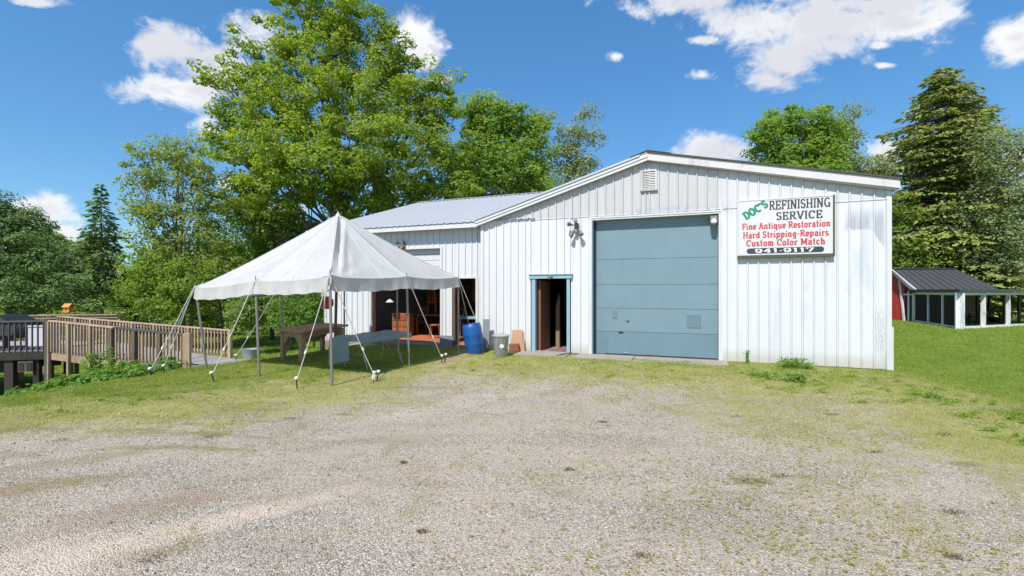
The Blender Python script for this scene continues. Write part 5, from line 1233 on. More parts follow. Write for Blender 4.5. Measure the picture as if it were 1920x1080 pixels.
# ------------------------------------------------------------------ foliage generators
def unit(v): return v/np.maximum(np.linalg.norm(v, axis=-1, keepdims=True), 1e-9)
def leaf_quads(Cn, Nn, size, rng, aspect=.62, fold=.25):
    n = len(Cn); t = unit(np.cross(Nn, rng.normal(size=(n,3)))); b = np.cross(Nn, t)
    s = (size*rng.uniform(.65,1.3,n))[:,None]
    p0 = Cn - t*s*.5; p2 = Cn + t*s*.5; p1 = Cn + b*s*.5*aspect - Nn*s*fold*.3; p3 = Cn - b*s*.5*aspect - Nn*s*fold*.3
    V_ = np.stack([p0,p1,p2,p3], 1).reshape(-1,3); F_ = np.arange(4*n).reshape(n,4); return V_, F_
def crown_pts(lobes, n_clump, per, rc, rng, flat=.62, shell=.55, gap=.0):
    """lobes (cx,cy,cz,rx,ry,rz): leaf clumps spread through the union, denser towards the outside"""
    L = np.array(lobes, float); vol = (L[:,3]*L[:,4]*L[:,5])**(2/3); pick = rng.choice(len(L), n_clump, p=vol/vol.sum())
    d = unit(rng.normal(size=(n_clump,3))); r = rng.uniform(shell**3, 1, n_clump)**(1/3)
    r = r*(1+.13*rng.normal(size=n_clump)*.8)
    Cc = L[pick,:3] + d*r[:,None]*L[pick,3:6]
    rcs = rc*rng.uniform(.5,1.35,n_clump)
    ids = np.repeat(np.arange(n_clump), rng.poisson(per, n_clump)); n = len(ids)
    dd_ = unit(rng.normal(size=(n,3))); rr_ = rng.uniform(.25,1,n)**(1/2.2)
    off = dd_*rr_[:,None]*rcs[ids][:,None]*np.array([1,1,flat]); P = Cc[ids]+off
    N_ = unit(dd_*.7 + d[ids]*.45 + np.array([0,0,.75]) + rng.normal(size=(n,3))*.45)
    return P, N_, Cc
def limbs(mb, base, top, lobes, r0, rng, extra=None, seg=7, nb=3):
    pts = []; b, t = Vector(base), Vector(top)
    for k in range(7):
        f_ = k/6; pts.append(b.lerp(t, f_)+Vector((rng.normal()*.10, rng.normal()*.10, 0))*min(1, f_*3)*r0*4)
    mb.tube(pts, [r0*(1.25 if k == 0 else 1-.8*k/6) for k in range(7)], seg)
    for lb in lobes:
        c = Vector(lb[:3]); zf_ = max(.18, min(.9, (c.z-b.z)*.55/max(.1, (t.z-b.z))))
        i = int(zf_*6); f_ = zf_*6-i; s0 = pts[i].lerp(pts[min(6,i+1)], f_); rr_ = r0*(1-.8*zf_)*.36
        mid = s0.lerp(c, .5)+Vector((rng.normal()*.2, rng.normal()*.2, -.06*(c-s0).length)); mb.tube([s0, mid, c], [rr_, rr_*.7, rr_*.35], 6, False)
        for _ in range(nb):
            e = c+Vector((rng.normal()*lb[3]*.55, rng.normal()*lb[4]*.55, abs(rng.normal())*lb[5]*.6)); m2 = mid.lerp(e, .6)+Vector((0,0,-.1))
            mb.tube([mid, m2, e], [rr_*.5, rr_*.3, rr_*.08], 5, False)
def tree(name, label, cat, base, lobes, trunk_top, r0, n_clump, per, rc, leaf, lm, bark, seed, group=None, flat=.62, shell=.5, nb=3, aspect=.62, extra_trunks=()):
    rng = np.random.default_rng(seed); bx_, by_ = base; z0 = gz(bx_, by_)-.1
    T_ = empty(name, (bx_, by_, z0), label, cat, 0, group)
    LB = [(l[0]-bx_, l[1]-by_, l[2]-z0, l[3], l[4], l[5]) for l in lobes]
    mb = MB(); limbs(mb, (0,0,0), (trunk_top[0]-bx_, trunk_top[1]-by_, trunk_top[2]-z0), LB, r0, rng, nb=nb)
    for (ex, ey, er) in extra_trunks:
        tt = Vector((trunk_top[0]-bx_+ex*2, trunk_top[1]-by_+ey*2, (trunk_top[2]-z0)*.85)); mb.tube([(ex*.3,ey*.3,0),(ex,ey,tt.z*.35),tt], [er,er*.7,er*.2], 7)
    part('trunk', mb, bark, T_, smooth='all')
    P, N_, _ = crown_pts(LB, n_clump, per, rc, rng, flat, shell); Vv, Ff = leaf_quads(P, N_, leaf, rng, aspect)
    link('crown', np_mesh('crown', Vv, Ff, lm), T_); return T_
def PX(px, py, Z, rx, ry, dz=0):
    """a lobe given by where it sits at distance Z; radii in metres from its angular size"""
    return ((px-960)/853*Z, Z+dz, 1.75+(545-py)/853*Z, rx/853*Z, max(rx,ry)/853*Z*.9, ry/853*Z)

# big maple behind the wing
Zm = 26
lob = [PX(600,20,Zm,75,60),PX(655,35,Zm,70,60),PX(560,-20,Zm,40,45),PX(640,-45,Zm,60,40),PX(540,70,Zm,55,55),PX(600,110,Zm,85,60),PX(690,110,Zm,85,60,1),PX(735,95,Zm,45,45),
       PX(455,105,Zm,32,42),PX(428,160,Zm,30,36,-1),PX(490,150,Zm,40,40),PX(520,190,Zm,70,55),PX(445,215,Zm,50,48),PX(420,275,Zm,38,42),
       PX(600,210,Zm,90,65,-2),PX(700,205,Zm,85,65,-1),PX(790,190,Zm,65,55),PX(820,170,Zm,48,48),PX(835,240,Zm,50,60),PX(770,270,Zm,80,60,-1),
       PX(500,285,Zm,75,60,-1),PX(590,310,Zm,85,60,-2.5),PX(680,305,Zm,85,60,-2),PX(840,310,Zm,55,45),PX(740,345,Zm,90,45,-1),PX(560,370,Zm,70,50,-2),PX(640,375,Zm,60,40,-2),
       PX(470,330,Zm,55,45,1),PX(455,385,Zm,45,40,-1),PX(520,420,Zm,55,35,-1),PX(600,425,Zm,60,35,1),PX(690,385,Zm,70,38,-1),PX(770,365,Zm,70,40),PX(850,360,Zm,55,38),PX(640,345,Zm,80,45,-3.2),PX(720,300,Zm,80,50,-3.4)]
tree('maple_tree', 'towering full maple rising behind the white tent, tallest tree in view', 'tree', (-9.55,26.3), lob, (-10.4,26.2,16.5), .34, 1150, 86, .62, .19, M['leaf_maple'], M['bark'], 1, shell=.12, flat=.55)
# second maple to its right
Z2 = 31
lob = [PX(930,215,Z2,45,38),PX(905,260,Z2,45,50),PX(965,240,Z2,45,45),PX(1000,290,Z2,40,45),PX(930,310,Z2,60,50,-1),PX(985,335,Z2,55,40),PX(880,330,Z2,50,50),PX(885,215,Z2,30,35),PX(1010,240,Z2,22,28),PX(930,350,Z2,60,30,-1),PX(1000,345,Z2,50,26,-1),PX(870,365,Z2,50,30)]
tree('maple_tree', 'rounded bright green maple just right of the tallest tree, above the wing roof', 'tree', (-1.0,32), lob, (-1.0,32,12), .3, 380, 82, .8, .22, M['leaf_maple2'], M['bark'], 2, shell=.1, flat=.55)
Z3 = 37
lob = [PX(1100,220,Z3,26,22),PX(1065,255,Z3,36,25),PX(1110,250,Z3,28,22),PX(1050,300,Z3,34,30),PX(1090,300,Z3,32,28),PX(1020,230,Z3,22,25),PX(1060,340,Z3,50,30),PX(1010,330,Z3,30,30)]
tree('poplar_tree', 'airy grey-green poplar at the right end of the group above the left roof slope', 'tree', (4.0,37), lob, (4.8,37,15), .22, 170, 50, .75, .2, M['leaf_grey'], M['bark2'], 3, shell=.2, flat=.7)
# light ash tree left
Z4 = 23
lob = [PX(300,285,Z4,42,30),PX(345,290,Z4,35,32),PX(270,335,Z4,38,32),PX(330,345,Z4,45,36),PX(385,320,Z4,30,34),PX(400,370,Z4,40,32),PX(255,390,Z4,32,30),PX(310,405,Z4,45,32),PX(370,410,Z4,45,36),
       PX(285,455,Z4,48,28),PX(350,465,Z4,50,30),PX(410,440,Z4,38,40),PX(240,300,Z4,16,14),PX(420,490,Z4,42,30)]
tree('ash_tree', 'loose open-crowned ash with twin grey trunks behind the ramp', 'tree', (-16.9,23.4), lob, (-16.9,23,8.0), .15, 390, 38, .46, .15, M['leaf_ash'], M['bark'], 5, shell=.15, flat=.7, nb=5, extra_trunks=((.5,.1,.13),))
lob = [PX(300,500,Z4,55,28),PX(360,520,Z4,60,30),PX(260,540,Z4,45,28),PX(420,530,Z4,50,35),PX(320,565,Z4,60,28)]
tree('understorey_tree', 'low yellow-green understorey tree spreading around the ash trunks', 'tree', (-16.2,25.5), lob, (-16.4,25.2,2.8), .1, 260, 62, .55, .14, M['leaf_yel'], M['bark'], 6, shell=.2, flat=.6)
Z5 = 27
lob = [PX(480,440,Z5,40,35),PX(450,400,Z5,35,30),PX(520,470,Z5,45,32),PX(440,470,Z5,40,40),PX(490,510,Z5,55,32),PX(560,480,Z5,40,30),PX(560,430,Z5,50,40),PX(520,390,Z5,45,35),PX(600,450,Z5,45,35),PX(470,360,Z5,36,28),PX(430,540,Z5,50,30),PX(540,540,Z5,60,35)]
tree('young_maple', 'young bright maple filling the gap between the ash and the tallest tree', 'tree', (-15.0,28.5), lob, (-15.2,28,5.5), .12, 430, 60, .6, .17, M['leaf_maple2'], M['bark'], 7, shell=.2)
# right: maple over the roof and greyer neighbour
Z6 = 31
lob = [PX(1440,255,Z6,30,40),PX(1480,225,Z6,36,32),PX(1530,240,Z6,36,40),PX(1460,295,Z6,45,30),PX(1530,290,Z6,45,32),PX(1500,330,Z6,70,30),PX(1560,265,Z6,24,30)]
tree('maple_tree', 'round green maple showing above the right slope of the gable roof', 'tree', (19.6,31), lob, (19.6,31,11), .25, 300, 82, .75, .21, M['leaf_maple2'], M['bark'], 8, shell=.1, flat=.55)
Z7 = 35
lob = [PX(1600,210,Z7,22,20),PX(1575,240,Z7,22,22),PX(1595,270,Z7,26,24),PX(1620,310,Z7,34,22),PX(1560,300,Z7,36,26),PX(1660,325,Z7,26,14)]
tree('poplar_tree', 'thin grey-green poplar leaning out behind the round maple over the roof', 'tree', (26,35.6), lob, (26.0,35,14), .18, 150, 48, .7, .19, M['leaf_grey'], M['bark2'], 9, shell=.2, flat=.7)
Z8 = 30
lob = [PX(1870,270,Z8,40,34),PX(1910,290,Z8,45,45),PX(1850,330,Z8,38,45),PX(1895,370,Z8,50,50),PX(1950,330,Z8,50,80),PX(1880,440,Z8,45,50),PX(1930,470,Z8,50,50),PX(1905,515,Z8,35,30),PX(1825,400,Z8+1,34,40),PX(1840,470,Z8+1,38,40),PX(1850,250,Z8+1,26,26),PX(1960,250,Z8,40,40)]
tree('willow_tree', 'pale grey-green weeping tree at the right edge behind the shed', 'tree', (34.0,33.0), lob, (33,32,11), .25, 300, 60, .65, .17, M['leaf_grey'], M['bark'], 10, shell=.3, flat=1.15)

# conifers
def conifer(name, label, base, H, Rb, profile, lm, seed, levels, per, spray, zlow=.1, droop=.25, trunk=.14, bark=None, dens=1.0, group=None, cat='tree', up=.0, blade=.30):
    rng = np.random.default_rng(seed); bx_, by_ = base; z0 = gz(bx_, by_)-.1
    T_ = empty(name, (bx_,by_,z0), label, cat, 0, group); mb = MB()
    mb.tube([(0,0,0),(.02,.03,H*.5),(0,0,H)], [trunk,trunk*.6,.01], 8); P, N_, D_ = [], [], []
    for i in range(levels):
        f_ = zlow+(1-zlow)*(i/levels)**.92; z = H*f_; R_ = Rb*profile(f_)
        n_ = max(3, int(per*(1-.35*f_)))
        for k in range(n_):
            a = rng.uniform(0, 2*math.pi); L = R_*rng.uniform(.5,1.15); h = np.array([math.cos(a), math.sin(a), 0])
            e = h*L+np.array([0,0,z-droop*L*.9+up*L]); s_ = np.array([0,0,z]); mid = h*L*.5+np.array([0,0,z-droop*L*.15+up*L*.5])
            if L > .5: mb.tube([tuple(s_),tuple(mid),tuple(e)], [.018+.012*L,.012+.006*L,.004], 4, False)
            m_ = max(4, int(L/spray*dens)); t = rng.uniform(.12,1.0,m_)**.8; side = np.cross(h, [0,0,1])
            pos = (1-t)[:,None]**2*s_+2*((1-t)*t)[:,None]*mid+(t**2)[:,None]*e
            w = .30*L*np.sin(np.pi*np.clip(t*.9+.08,0,1))+.08
            lat = rng.uniform(-1,1,m_)*w; pos = pos+side*lat[:,None]; pos[:,2] -= np.abs(lat)*.28+rng.uniform(0,.10,m_)
            dirn = unit(h[None,:]*.8+side[None,:]*(np.sign(lat)*.7)[:,None]+np.stack([rng.normal(size=m_)*.25,rng.normal(size=m_)*.25,-.25-.6*droop+rng.normal(size=m_)*.25],1))
            nn = unit(np.array([0,0,1.0])+rng.normal(size=(m_,3))*.45)
            P.append(pos); N_.append(nn); D_.append(dirn)
    P = np.concatenate(P); N_ = np.concatenate(N_); D_ = np.concatenate(D_); n = len(P)
    b_ = unit(np.cross(N_, D_)); s_ = (blade*rng.uniform(.6,1.3,n))[:,None]
    Vv = np.stack([P-D_*s_*.15, P+b_*s_*.24+D_*s_*.3, P+D_*s_*.85, P-b_*s_*.24+D_*s_*.3], 1).reshape(-1,3)
    part('trunk', mb, bark or M['bark'], T_, smooth='all'); link('crown', np_mesh('crown', Vv, np.arange(4*n).reshape(n,4), lm), T_); return T_
conifer('spruce_tree', 'slim young spruce with bare lower trunk left of the ash', (-24.4,27), 9.7, 2.9, lambda f: max(.05,(1-f)**.85)*(1 if f > .36 else .9), M['leaf_spruce'], 21, 34, 8, .050, .30, .34, .13, M['bark2'], 1.0)
Pz = 19.5
lob = [PX(15,420,Pz,50,50),PX(60,440,Pz,40,42),PX(-30,400,Pz,60,50),PX(20,490,Pz,80,50),PX(95,490,Pz,36,36),PX(60,545,Pz,80,40),PX(-40,500,Pz,70,70),PX(130,545,Pz,36,32),PX(0,385,Pz,22,20),PX(40,560,Pz-.5,50,28)]
tree('pine_tree', 'dark dense pine at the left edge behind the deck', 'tree', (-22.3,20.3), lob, (-22.3,20,4.8), .2, 300, 105, .48, .15, M['leaf_dark'], M['bark'], 22, shell=.35, flat=.6, aspect=.35)
conifer('hemlock_tree', 'tall olive hemlock rising behind the red shed', (32.6,34.5), 19.0, 6.9, lambda f: max(.02,(1-f)**.56*(1+.10*math.sin(f*19)+.08*math.sin(f*43))), M['leaf_hem'], 23, 150, 6, .062, .04, .30, .3, M['bark'], 1.15, blade=.40, up=.16)
conifer('hemlock_tree', 'second olive hemlock half hidden at the right of the tall one', (37.0,37.5), 17.2, 6.0, lambda f: max(.03,(1-f)**.6), M['leaf_hem'], 24, 110, 6, .075, .05, .32, .28, M['bark'], 1.15, blade=.40, up=.14)

# yellow-green understorey behind the shed
lob = [PX(1700,470,33,40,30),PX(1690,400,34,40,35),PX(1750,490,33,55,30),PX(1820,500,33,50,30),PX(1700,525,33,40,30),PX(1880,510,33,50,30),PX(1950,520,33,60,36),PX(1680,560,33,30,25),PX(2020,480,34,50,60)]
tree('understorey_tree', 'sunlit yellow-green shrubby tree directly behind the red shed', 'tree', (29.5,34), lob, (30,34,4), .12, 320, 58, .75, .18, M['leaf_yel'], M['bark'], 25, shell=.2)

# woodland beyond: repeats share crown meshes
proto = []
def wood_proto(seed, H, Wd, lm, label):
    rng = np.random.default_rng(seed); lb = []
    for k in range(9):
        z = H*(.22+.72*k/8); r_ = Wd*(.55+.45*math.sin(math.pi*(k/8)**.8))*.6
        for j in range(2): a = rng.uniform(0,6.28); lb.append((math.cos(a)*r_*.5, 60+math.sin(a)*r_*.5, z+gz(0,60)-.0, r_*.8, r_*.8, H*.11))
    return tree('woodland_tree', label, 'tree', (0,60), lb, (0,60,H*.8), .2, 200, 60, .8, .24, lm, M['bark'], seed, 'trees of the far woodland edge', shell=.25)
labs = ['dark broadleaf tree of the woodland edge behind the nearer trees', 'sunlit yellow-green tree of the woodland edge behind the nearer trees', 'grey-green tree of the woodland edge behind the nearer trees']
proto = [wood_proto(41, 9, 3.6, M['leaf_woods'], labs[0]), wood_proto(42, 8, 3.4, M['leaf_yel'], labs[1]), wood_proto(43, 8.5, 3.2, M['leaf_grey'], labs[2])]
rw = random.Random(5)
spots = []
for x_ in np.arange(-52, -2, 3.2): spots.append((x_+rw.uniform(-1,1), 36+rw.uniform(-3,4), .78))
for x_ in np.arange(-70, 0, 5): spots.append((x_+rw.uniform(-1,1), 46+rw.uniform(-3,4), .95))
for x_ in np.arange(-42, -17, 4.4): spots.append((x_+rw.uniform(-1,1), 28.5+rw.uniform(-1,2), .55))
for x_ in np.arange(20, 66, 3.4): spots.append((x_+rw.uniform(-1,1), 42+rw.uniform(-3,3), .85))
for x_ in np.arange(0, 80, 6): spots.append((x_, 54+rw.uniform(-3,3), .9))
for i, (x_, y_, s_) in enumerate(spots):
    j = rw.choice([0,0,1,2]) if i > 2 else i
    o = proto[j] if i < 3 else copy_tree(proto[j])
    s_ = s_*rw.uniform(.8,1.12)
    o.location = (x_, y_, gz(x_,y_)-.2); o.rotation_euler = (0,0,rw.uniform(0,6.28)); o.scale = (s_*1.15, s_*1.15, s_)

# hedge-like undergrowth filling the foot of the woods
def undergrowth(name, spots_, n_clump, per, rc, leaf, lm, seed, kind='stuff'):
    rng = np.random.default_rng(seed); P, N_, _ = crown_pts(spots_, n_clump, per, rc, rng, .7, .3); Vv, Ff = leaf_quads(P, N_, leaf, rng)
    return tag(link(name, np_mesh(name, Vv, Ff, lm)), kind=kind)
rg = np.random.default_rng(8)
L1 = [(x_, y_+rg.uniform(-1.5,1.5), gz(x_,y_)+rg.uniform(.5,1.2), rg.uniform(1.2,2.2), 1.2, rg.uniform(.9,1.9)) for x_, y_ in [(x, 31.5) for x in np.arange(-46,-8,1.5)]+[(x,36) for x in np.arange(18,60,1.8)]+[(x,26) for x in np.arange(-38,-19,1.7)]]
o = undergrowth('undergrowth', L1, 1150, 60, .55, .17, M['leaf_woods'], 9); o['label'] = 'dense shrubby undergrowth along the foot of the woods'; o['category'] = 'undergrowth'

# shrub seen under the tent
lob = [(-8.7,18.3,.6,1.0,.8,.7),(-7.6,18.5,.7,.9,.8,.8),(-8.1,18.4,1.5,.9,.7,.6),(-9.2,18.6,1.2,.6,.6,.5),(-6.9,18.9,.35,.6,.5,.5)]
tree('leafy_shrub', 'rounded leafy shrub on the lawn seen under the tent behind the workbench', 'shrub', (-8.1,18.6), lob, (-8.1,18.6,1.6), .05, 130, 60, .30, .09, M['weed'], M['bark'], 31, shell=.2)
lob = [(-12.4,21.8,.8,1.1,.9,.8),(-11.0,22.4,.9,1.1,.9,.9),(-9.6,22.6,1.0,1.1,.9,1.0),(-12.8,22.2,1.8,.9,.8,.7),(-10.4,22.5,2.0,1.1,.8,.8),(-8.6,23,1.7,.9,.8,.8)]
tree('leafy_shrub', 'large dark shrub clump on the lawn beyond the ramp foot', 'shrub', (-11,22.6), lob, (-11,22.6,2.2), .07, 230, 60, .42, .12, M['leaf_woods'], M['bark'], 32, shell=.2)

# tall weed and leafy ground cover by the ramp
def rosette(rng, n, x, y, h, spread, leaf, stems=5):
    P, N_ = [], []
    for s_ in range(stems):
        a = rng.uniform(0,6.28); dx, dy = math.cos(a)*spread*.5*rng.uniform(.3,1), math.sin(a)*spread*.5*rng.uniform(.3,1)
        m_ = n//stems; t = rng.uniform(.1,1,m_); w = spread*.35*(1-.5*t)
        P.append(np.stack([x+dx*t+rng.normal(size=m_)*w*.6, y+dy*t+rng.normal(size=m_)*w*.6, gz(x,y)+h*t*rng.uniform(.75,1.0)], 1))
        N_.append(unit(np.stack([rng.normal(size=m_)*.6, rng.normal(size=m_)*.6, np.ones(m_)], 1)))
    return np.concatenate(P), np.concatenate(N_)
rg = np.random.default_rng(12)
def weedplant(label, x, y, h, spread, n, leaf, name='weed_plant', mat='weed', cat='weed', group='weeds by the building'):
    P, N_ = rosette(rg, n, x, y, h, spread, leaf); T_ = empty(name, (x,y,gz(x,y)), label, cat, 0, group)
    Vv, Ff = leaf_quads(P-np.array([x,y,gz(x,y)]), N_, leaf, rg, .45); link('leaves', np_mesh('leaves', Vv, Ff, M[mat]), T_)
    mb = MB()
    for k in range(4): a = rg.uniform(0,6.28); mb.tube([(0,0,-.02),(math.cos(a)*spread*.15,math.sin(a)*spread*.15,h*.5),(math.cos(a)*spread*.3,math.sin(a)*spread*.3,h*.92)], [.008,.006,.003], 5)
    part('stem', mb, M['weed'], T_); return T_
p = W2(7.02,-.22); weedplant('single tall thin weed against the white wall right of the roller door', p.x, p.y, .36, .16, 60, .07)
p = W2(7.85,-.32); weedplant('bushy weed clump at the foot of the white wall under the sign', p.x, p.y, .24, .8, 420, .07)
p = W2(8.2,-.40); weedplant('lower right end of the weed clump at the wall under the sign', p.x, p.y, .15, .55, 180, .06)
weedplant('leafy plant growing in the lawn edge straight below the sign', 5.45, 8.75, .22, .5, 200, .08)
weedplant('low broad weed on the gravel in front of the sign wall', 5.1, 9.3, .10, .7, 180, .07)
weedplant('small weed tuft on the gravel at the right foreground', 6.9, 7.4, .08, .4, 110, .06)
weedplant('bright leafy weed at the right edge of the picture by the lawn', 7.9, 6.6, .12, .6, 180, .07)
weedplant('tall leafy plant standing up against the near ramp railing', -10.55, 11.75, 1.05, .75, 320, .15, 'tall_plant', cat='plant', group=None)
GL1 = []
for t_ in np.linspace(0,1,26):
    a = Vector((-12.1,11.6,0)).lerp(Vector((-8.6,10.9,0)), t_)
    for w_ in (-.55, 0., .5):
        x_, y_ = a.x+rg.normal()*.15, a.y+w_+rg.normal()*.12; GL1.append((x_, y_, gz(x_,y_)+.12, .42, .36, .20+.10*rg.uniform()))
rg2 = np.random.default_rng(14); P, N_, _ = crown_pts(GL1, 520, 22, .17, rg2, .7, .2); Vv, Ff = leaf_quads(P, N_, .105, rg2, .7)
o = link('ground_cover', np_mesh('ground_cover', Vv, Ff, M['weed'])); tag(o, 'thick broad-leaved ground cover spilling below the ramp railing', 'ground cover', kind='stuff')

# ------------------------------------------------------------------ grass blades (thinning with distance)
def scatter(n, xr, yr, rng): return rng.uniform(*xr, n), rng.uniform(*yr, n)
def frustum_pts(n, z0, z1, rng, margin=1.25, pw=1.0):
    # even density in the picture: depth sampled ~ 1/Z
    u = rng.uniform(0,1,n); Zd = 1/(1/z0+(1/z1-1/z0)*u) if pw == 1 else z0*(z1/z0)**u
    return rng.uniform(-margin, margin, n)*Zd*1.126, Zd
def blades(x, y, h, w, rng, lean=.5):
    n = len(x); z = hgt(x, y); a = rng.uniform(0, 2*np.pi, n); hh = h*rng.uniform(.45,1.3,n); ww = w*rng.uniform(.7,1.3,n)
    lx_, ly_ = rng.normal(size=n)*lean*hh, rng.normal(size=n)*lean*hh
    p0 = np.stack([x-np.cos(a)*ww/2, y-np.sin(a)*ww/2, z-.005], 1); p1 = np.stack([x+np.cos(a)*ww/2, y+np.sin(a)*ww/2, z-.005], 1)
    p2 = np.stack([x+lx_, y+ly_, z+hh], 1); return np.stack([p0,p1,p2], 1).reshape(-1,3), np.arange(3*n).reshape(n,3)
def not_inside(x, y):
    lx_, ly_ = fcoord(x, y); inb = ((lx_ > -6.3) & (lx_ < 10.0) & (ly_ > -.03) & (ly_ < 14.5)) | ((lx_ > 1.25) & (lx_ < 6.6) & (ly_ > -.58) & (ly_ < 0)) | ((lx_ > -4.6) & (lx_ < -.2) & (ly_ > -.5) & (ly_ < .3))
    ramp = (x > -16) & (x < -7) & (y > 11.3) & (y < 15.6) & (y > 13.0-.286*(x+13.2))
    return ~inb & ~ramp
rgx = np.random.default_rng(20)
x_, y_ = frustum_pts(620000, 5.0, 34, rgx, 1.12, 2); g_ = grassiness(x_, y_)
lw_ = g_ + (vnoise(x_,y_,3.0,9)-.5)*.7
keep = (lw_ > rgx.uniform(.55,1.05,len(x_))) & not_inside(x_, y_)
x_, y_ = x_[keep], y_[keep]; sc = np.clip(y_/12, .6, 2.2)
hv_ = .45+1.1*vnoise(x_,y_,1.9,51); Vv, Ff = blades(x_, y_, .055*hv_*sc**.55, .010*sc, rgx); o = link('grass', np_mesh('grass', Vv, Ff, M['grass'])); tag(o, 'green grass blades of the lawn and verge', 'grass', kind='stuff')
# yellowish sparse growth on the gravel fringe, in tufts
x_, y_ = frustum_pts(420000, 3.0, 14, rgx, 1.12, 2); g_ = grassiness(x_, y_)
tn = vnoise(x_,y_,2.2,13)*.5+vnoise(x_,y_,7.5,14)*.5
keep = (tn+.42*mossy(x_,y_) > .72+.10*rgx.normal(size=len(x_))) & (g_ < .9) & not_inside(x_, y_)
x_, y_ = x_[keep], y_[keep]; Vv, Ff = blades(x_, y_, .022*np.clip(y_/6,.7,1.8), .006*np.clip(y_/6,.7,2), rgx, .9)
o = link('sparse_grass', np_mesh('sparse_grass', Vv, Ff, M['grass_dry'])); tag(o, 'thin yellowish grass sprouting through the gravel', 'grass', kind='stuff')
# tiny weeds speckling the foreground gravel, right side mostly
nW = 7500; cx_w, cy_w = frustum_pts(nW, 2.6, 10, rgx, 1.0, 2); wgt = (.10+.9*sstep(cx_w/cy_w, -.35, .6))*np.clip(vnoise(cx_w,cy_w,1.1,44)*1.8-.3,0.05,1); k_ = rgx.uniform(size=nW) < wgt; cx_w, cy_w = cx_w[k_], cy_w[k_]
ids = np.repeat(np.arange(len(cx_w)), 9); sp = (.006+.022*rgx.uniform(size=len(cx_w))**3)*np.clip(cy_w/4,.8,2); xx = cx_w[ids]+rgx.normal(size=len(ids))*sp[ids]; yy = cy_w[ids]+rgx.normal(size=len(ids))*sp[ids]
ok = not_inside(xx, yy); xx, yy = xx[ok], yy[ok]
Nn = unit(np.stack([rgx.normal(size=len(xx))*.5, rgx.normal(size=len(xx))*.5, np.ones(len(xx))], 1)); Vv, Ff = leaf_quads(np.stack([xx,yy,hgt(xx,yy)+.012],1), Nn, .019, rgx, .35)
o = link('gravel_weeds', np_mesh('gravel_weeds', Vv, Ff, M['grass_dry'])); tag(o, 'tiny olive weeds speckled over the gravel', 'weeds', kind='stuff')

nT = 420; tx_, ty_ = frustum_pts(nT*3, 3.0, 11, rgx, 1.0, 2); gg_ = grassiness(tx_, ty_)
kk = (rgx.uniform(size=len(tx_)) < .9*sstep(gg_, .05, .4)*(1-sstep(gg_,.8,.95))) & not_inside(tx_, ty_); tx_, ty_ = tx_[kk][:420], ty_[kk][:420]
ids = np.repeat(np.arange(len(tx_)), 70); sp = (.02+.09*rgx.uniform(size=len(tx_))**3)*np.clip(ty_/6,.7,1.7)
xx = tx_[ids]+rgx.normal(size=len(ids))*sp[ids]*1.5; yy = ty_[ids]+rgx.normal(size=len(ids))*sp[ids]*.7; ok = not_inside(xx, yy); xx, yy, ids = xx[ok], yy[ok], ids[ok]
Nn = unit(np.stack([rgx.normal(size=len(xx))*.7, rgx.normal(size=len(xx))*.7, np.ones(len(xx))], 1)); Vv, Ff = leaf_quads(np.stack([xx,yy,hgt(xx,yy)+.01+.05*rgx.uniform(size=len(xx))],1), Nn, .032, rgx, .4)
o = link('weed_tufts', np_mesh('weed_tufts', Vv, Ff, M['grass'])); tag(o, 'low green weed tufts along the fringe of the gravel', 'weeds', kind='stuff')

dk = np.array([(1.9,3.72,.075),(2.55,4.3,.04),(-1.1,4.6,.02),(-2.35,2.95,.05),(.85,3.0,.035),(-.65,3.3,.02),(3.9,4.9,.04),(3.5,3.6,.04),(5.2,5.5,.05),(1.2,6.0,.03),(-3.0,6.2,.05),(-2.4,6.4,.05),(-3.6,5.4,.06),(.55,4.4,.025),(4.5,6.4,.04),(2.9,3.0,.03),(3.1,6.3,.05),(-5.3,5.3,.07)])
ids = np.repeat(np.arange(len(dk)), 90); xx = dk[ids,0]+rgx.normal(size=len(ids))*dk[ids,2]*1.25; yy = dk[ids,1]+rgx.normal(size=len(ids))*dk[ids,2]*.6
Nn = unit(np.stack([rgx.normal(size=len(xx))*.8, rgx.normal(size=len(xx))*.8, np.ones(len(xx))], 1)); Vv, Ff = leaf_quads(np.stack([xx,yy,hgt(xx,yy)+.006+.02*rgx.uniform(size=len(xx))],1), Nn, .02, rgx, .3)
o = link('dry_tufts', np_mesh('dry_tufts', Vv, Ff, leaf_mat('withered_tufts', (.10,.085,.03), (.17,.14,.05), (.20,.11,.06), .2, 3))); tag(o, 'small withered brown-green tufts dotted over the gravel', 'weeds', kind='stuff')

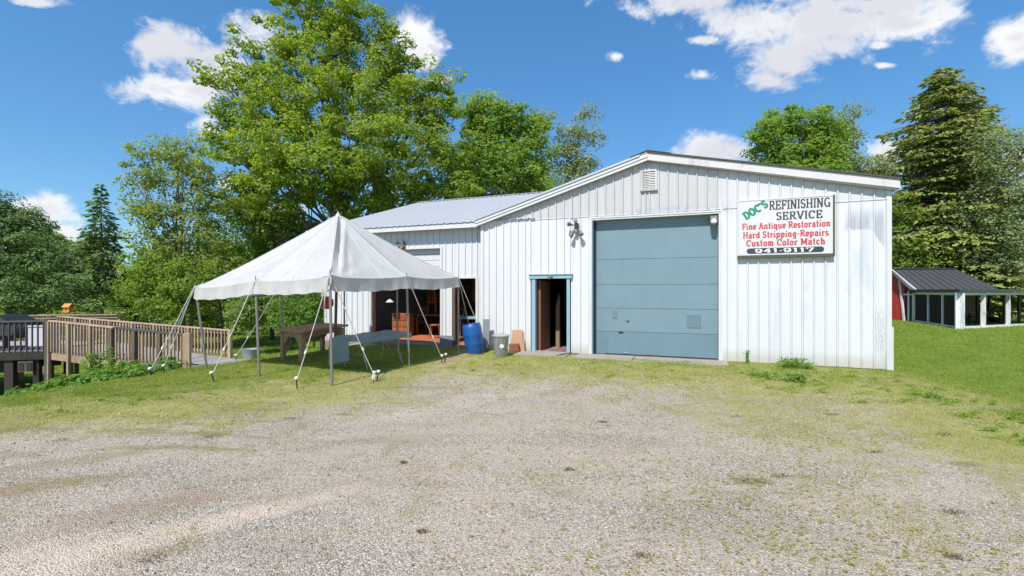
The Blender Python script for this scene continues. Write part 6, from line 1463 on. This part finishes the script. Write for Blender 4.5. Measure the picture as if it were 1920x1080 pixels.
# ------------------------------------------------------------------ loose gravel stones
def stone_mat():
    s = NT('gravel_stones'); g = s.n('ShaderNodeNewGeometry'); r = g.outputs['Random Per Island']
    cr_ = s.n('ShaderNodeValToRGB'); s.l(r, cr_.inputs[0]); e = cr_.color_ramp.elements
    e[0].color = (.09,.08,.075,1); e[1].position = 1; e[1].color = (.56,.54,.52,1)
    for pos, c in ((.3,(.26,.235,.215,1)),(.6,(.38,.34,.295,1)),(.78,(.38,.29,.225,1)),(.88,(.46,.43,.41,1))):
        q = e.new(pos); q.color = c
    s.bsdf(cr_.outputs[0], .85, 0, None, .3); return s.m
rgs = np.random.default_rng(33)
x_, y_ = frustum_pts(120000, 2.3, 12, rgs, 1.1, 2); g_ = grassiness(x_, y_)
dens_ = .35+.9*vnoise(x_,y_,.9,21)*vnoise(x_,y_,3,22)*1.6
keep = (rgs.uniform(size=len(x_)) < dens_) & (g_ < .75) & not_inside(x_, y_); x_, y_ = x_[keep], y_[keep]; n = len(x_)
oct_ = np.array([(1,0,0),(0,1,0),(-1,0,0),(0,-1,0),(0,0,1),(0,0,-1)], float); of = np.array([(0,1,4),(1,2,4),(2,3,4),(3,0,4),(1,0,5),(2,1,5),(3,2,5),(0,3,5)])
sz = rgs.lognormal(-5.42, .38, n)*np.clip(y_/4.5, .85, 1.9); rx_ = rgs.uniform(.7,1.3,(n,6,1)); a = rgs.uniform(0,6.28,n); c_, s_ = np.cos(a), np.sin(a)
lo = oct_[None]*rx_*np.stack([sz, sz*rgs.uniform(.6,1,n), sz*rgs.uniform(.4,.75,n)], 1)[:,None,:]
Vv = np.stack([lo[...,0]*c_[:,None]-lo[...,1]*s_[:,None], lo[...,0]*s_[:,None]+lo[...,1]*c_[:,None], lo[...,2]], -1)+np.stack([x_,y_,hgt(x_,y_)+sz*.2],1)[:,None,:]
Ff = (of[None]+np.arange(n)[:,None,None]*6).reshape(-1,3)
o = link('loose_gravel', np_mesh('loose_gravel', Vv.reshape(-1,3), Ff, stone_mat())); tag(o, 'loose grey and tan gravel stones over the yard', 'gravel', kind='stuff')
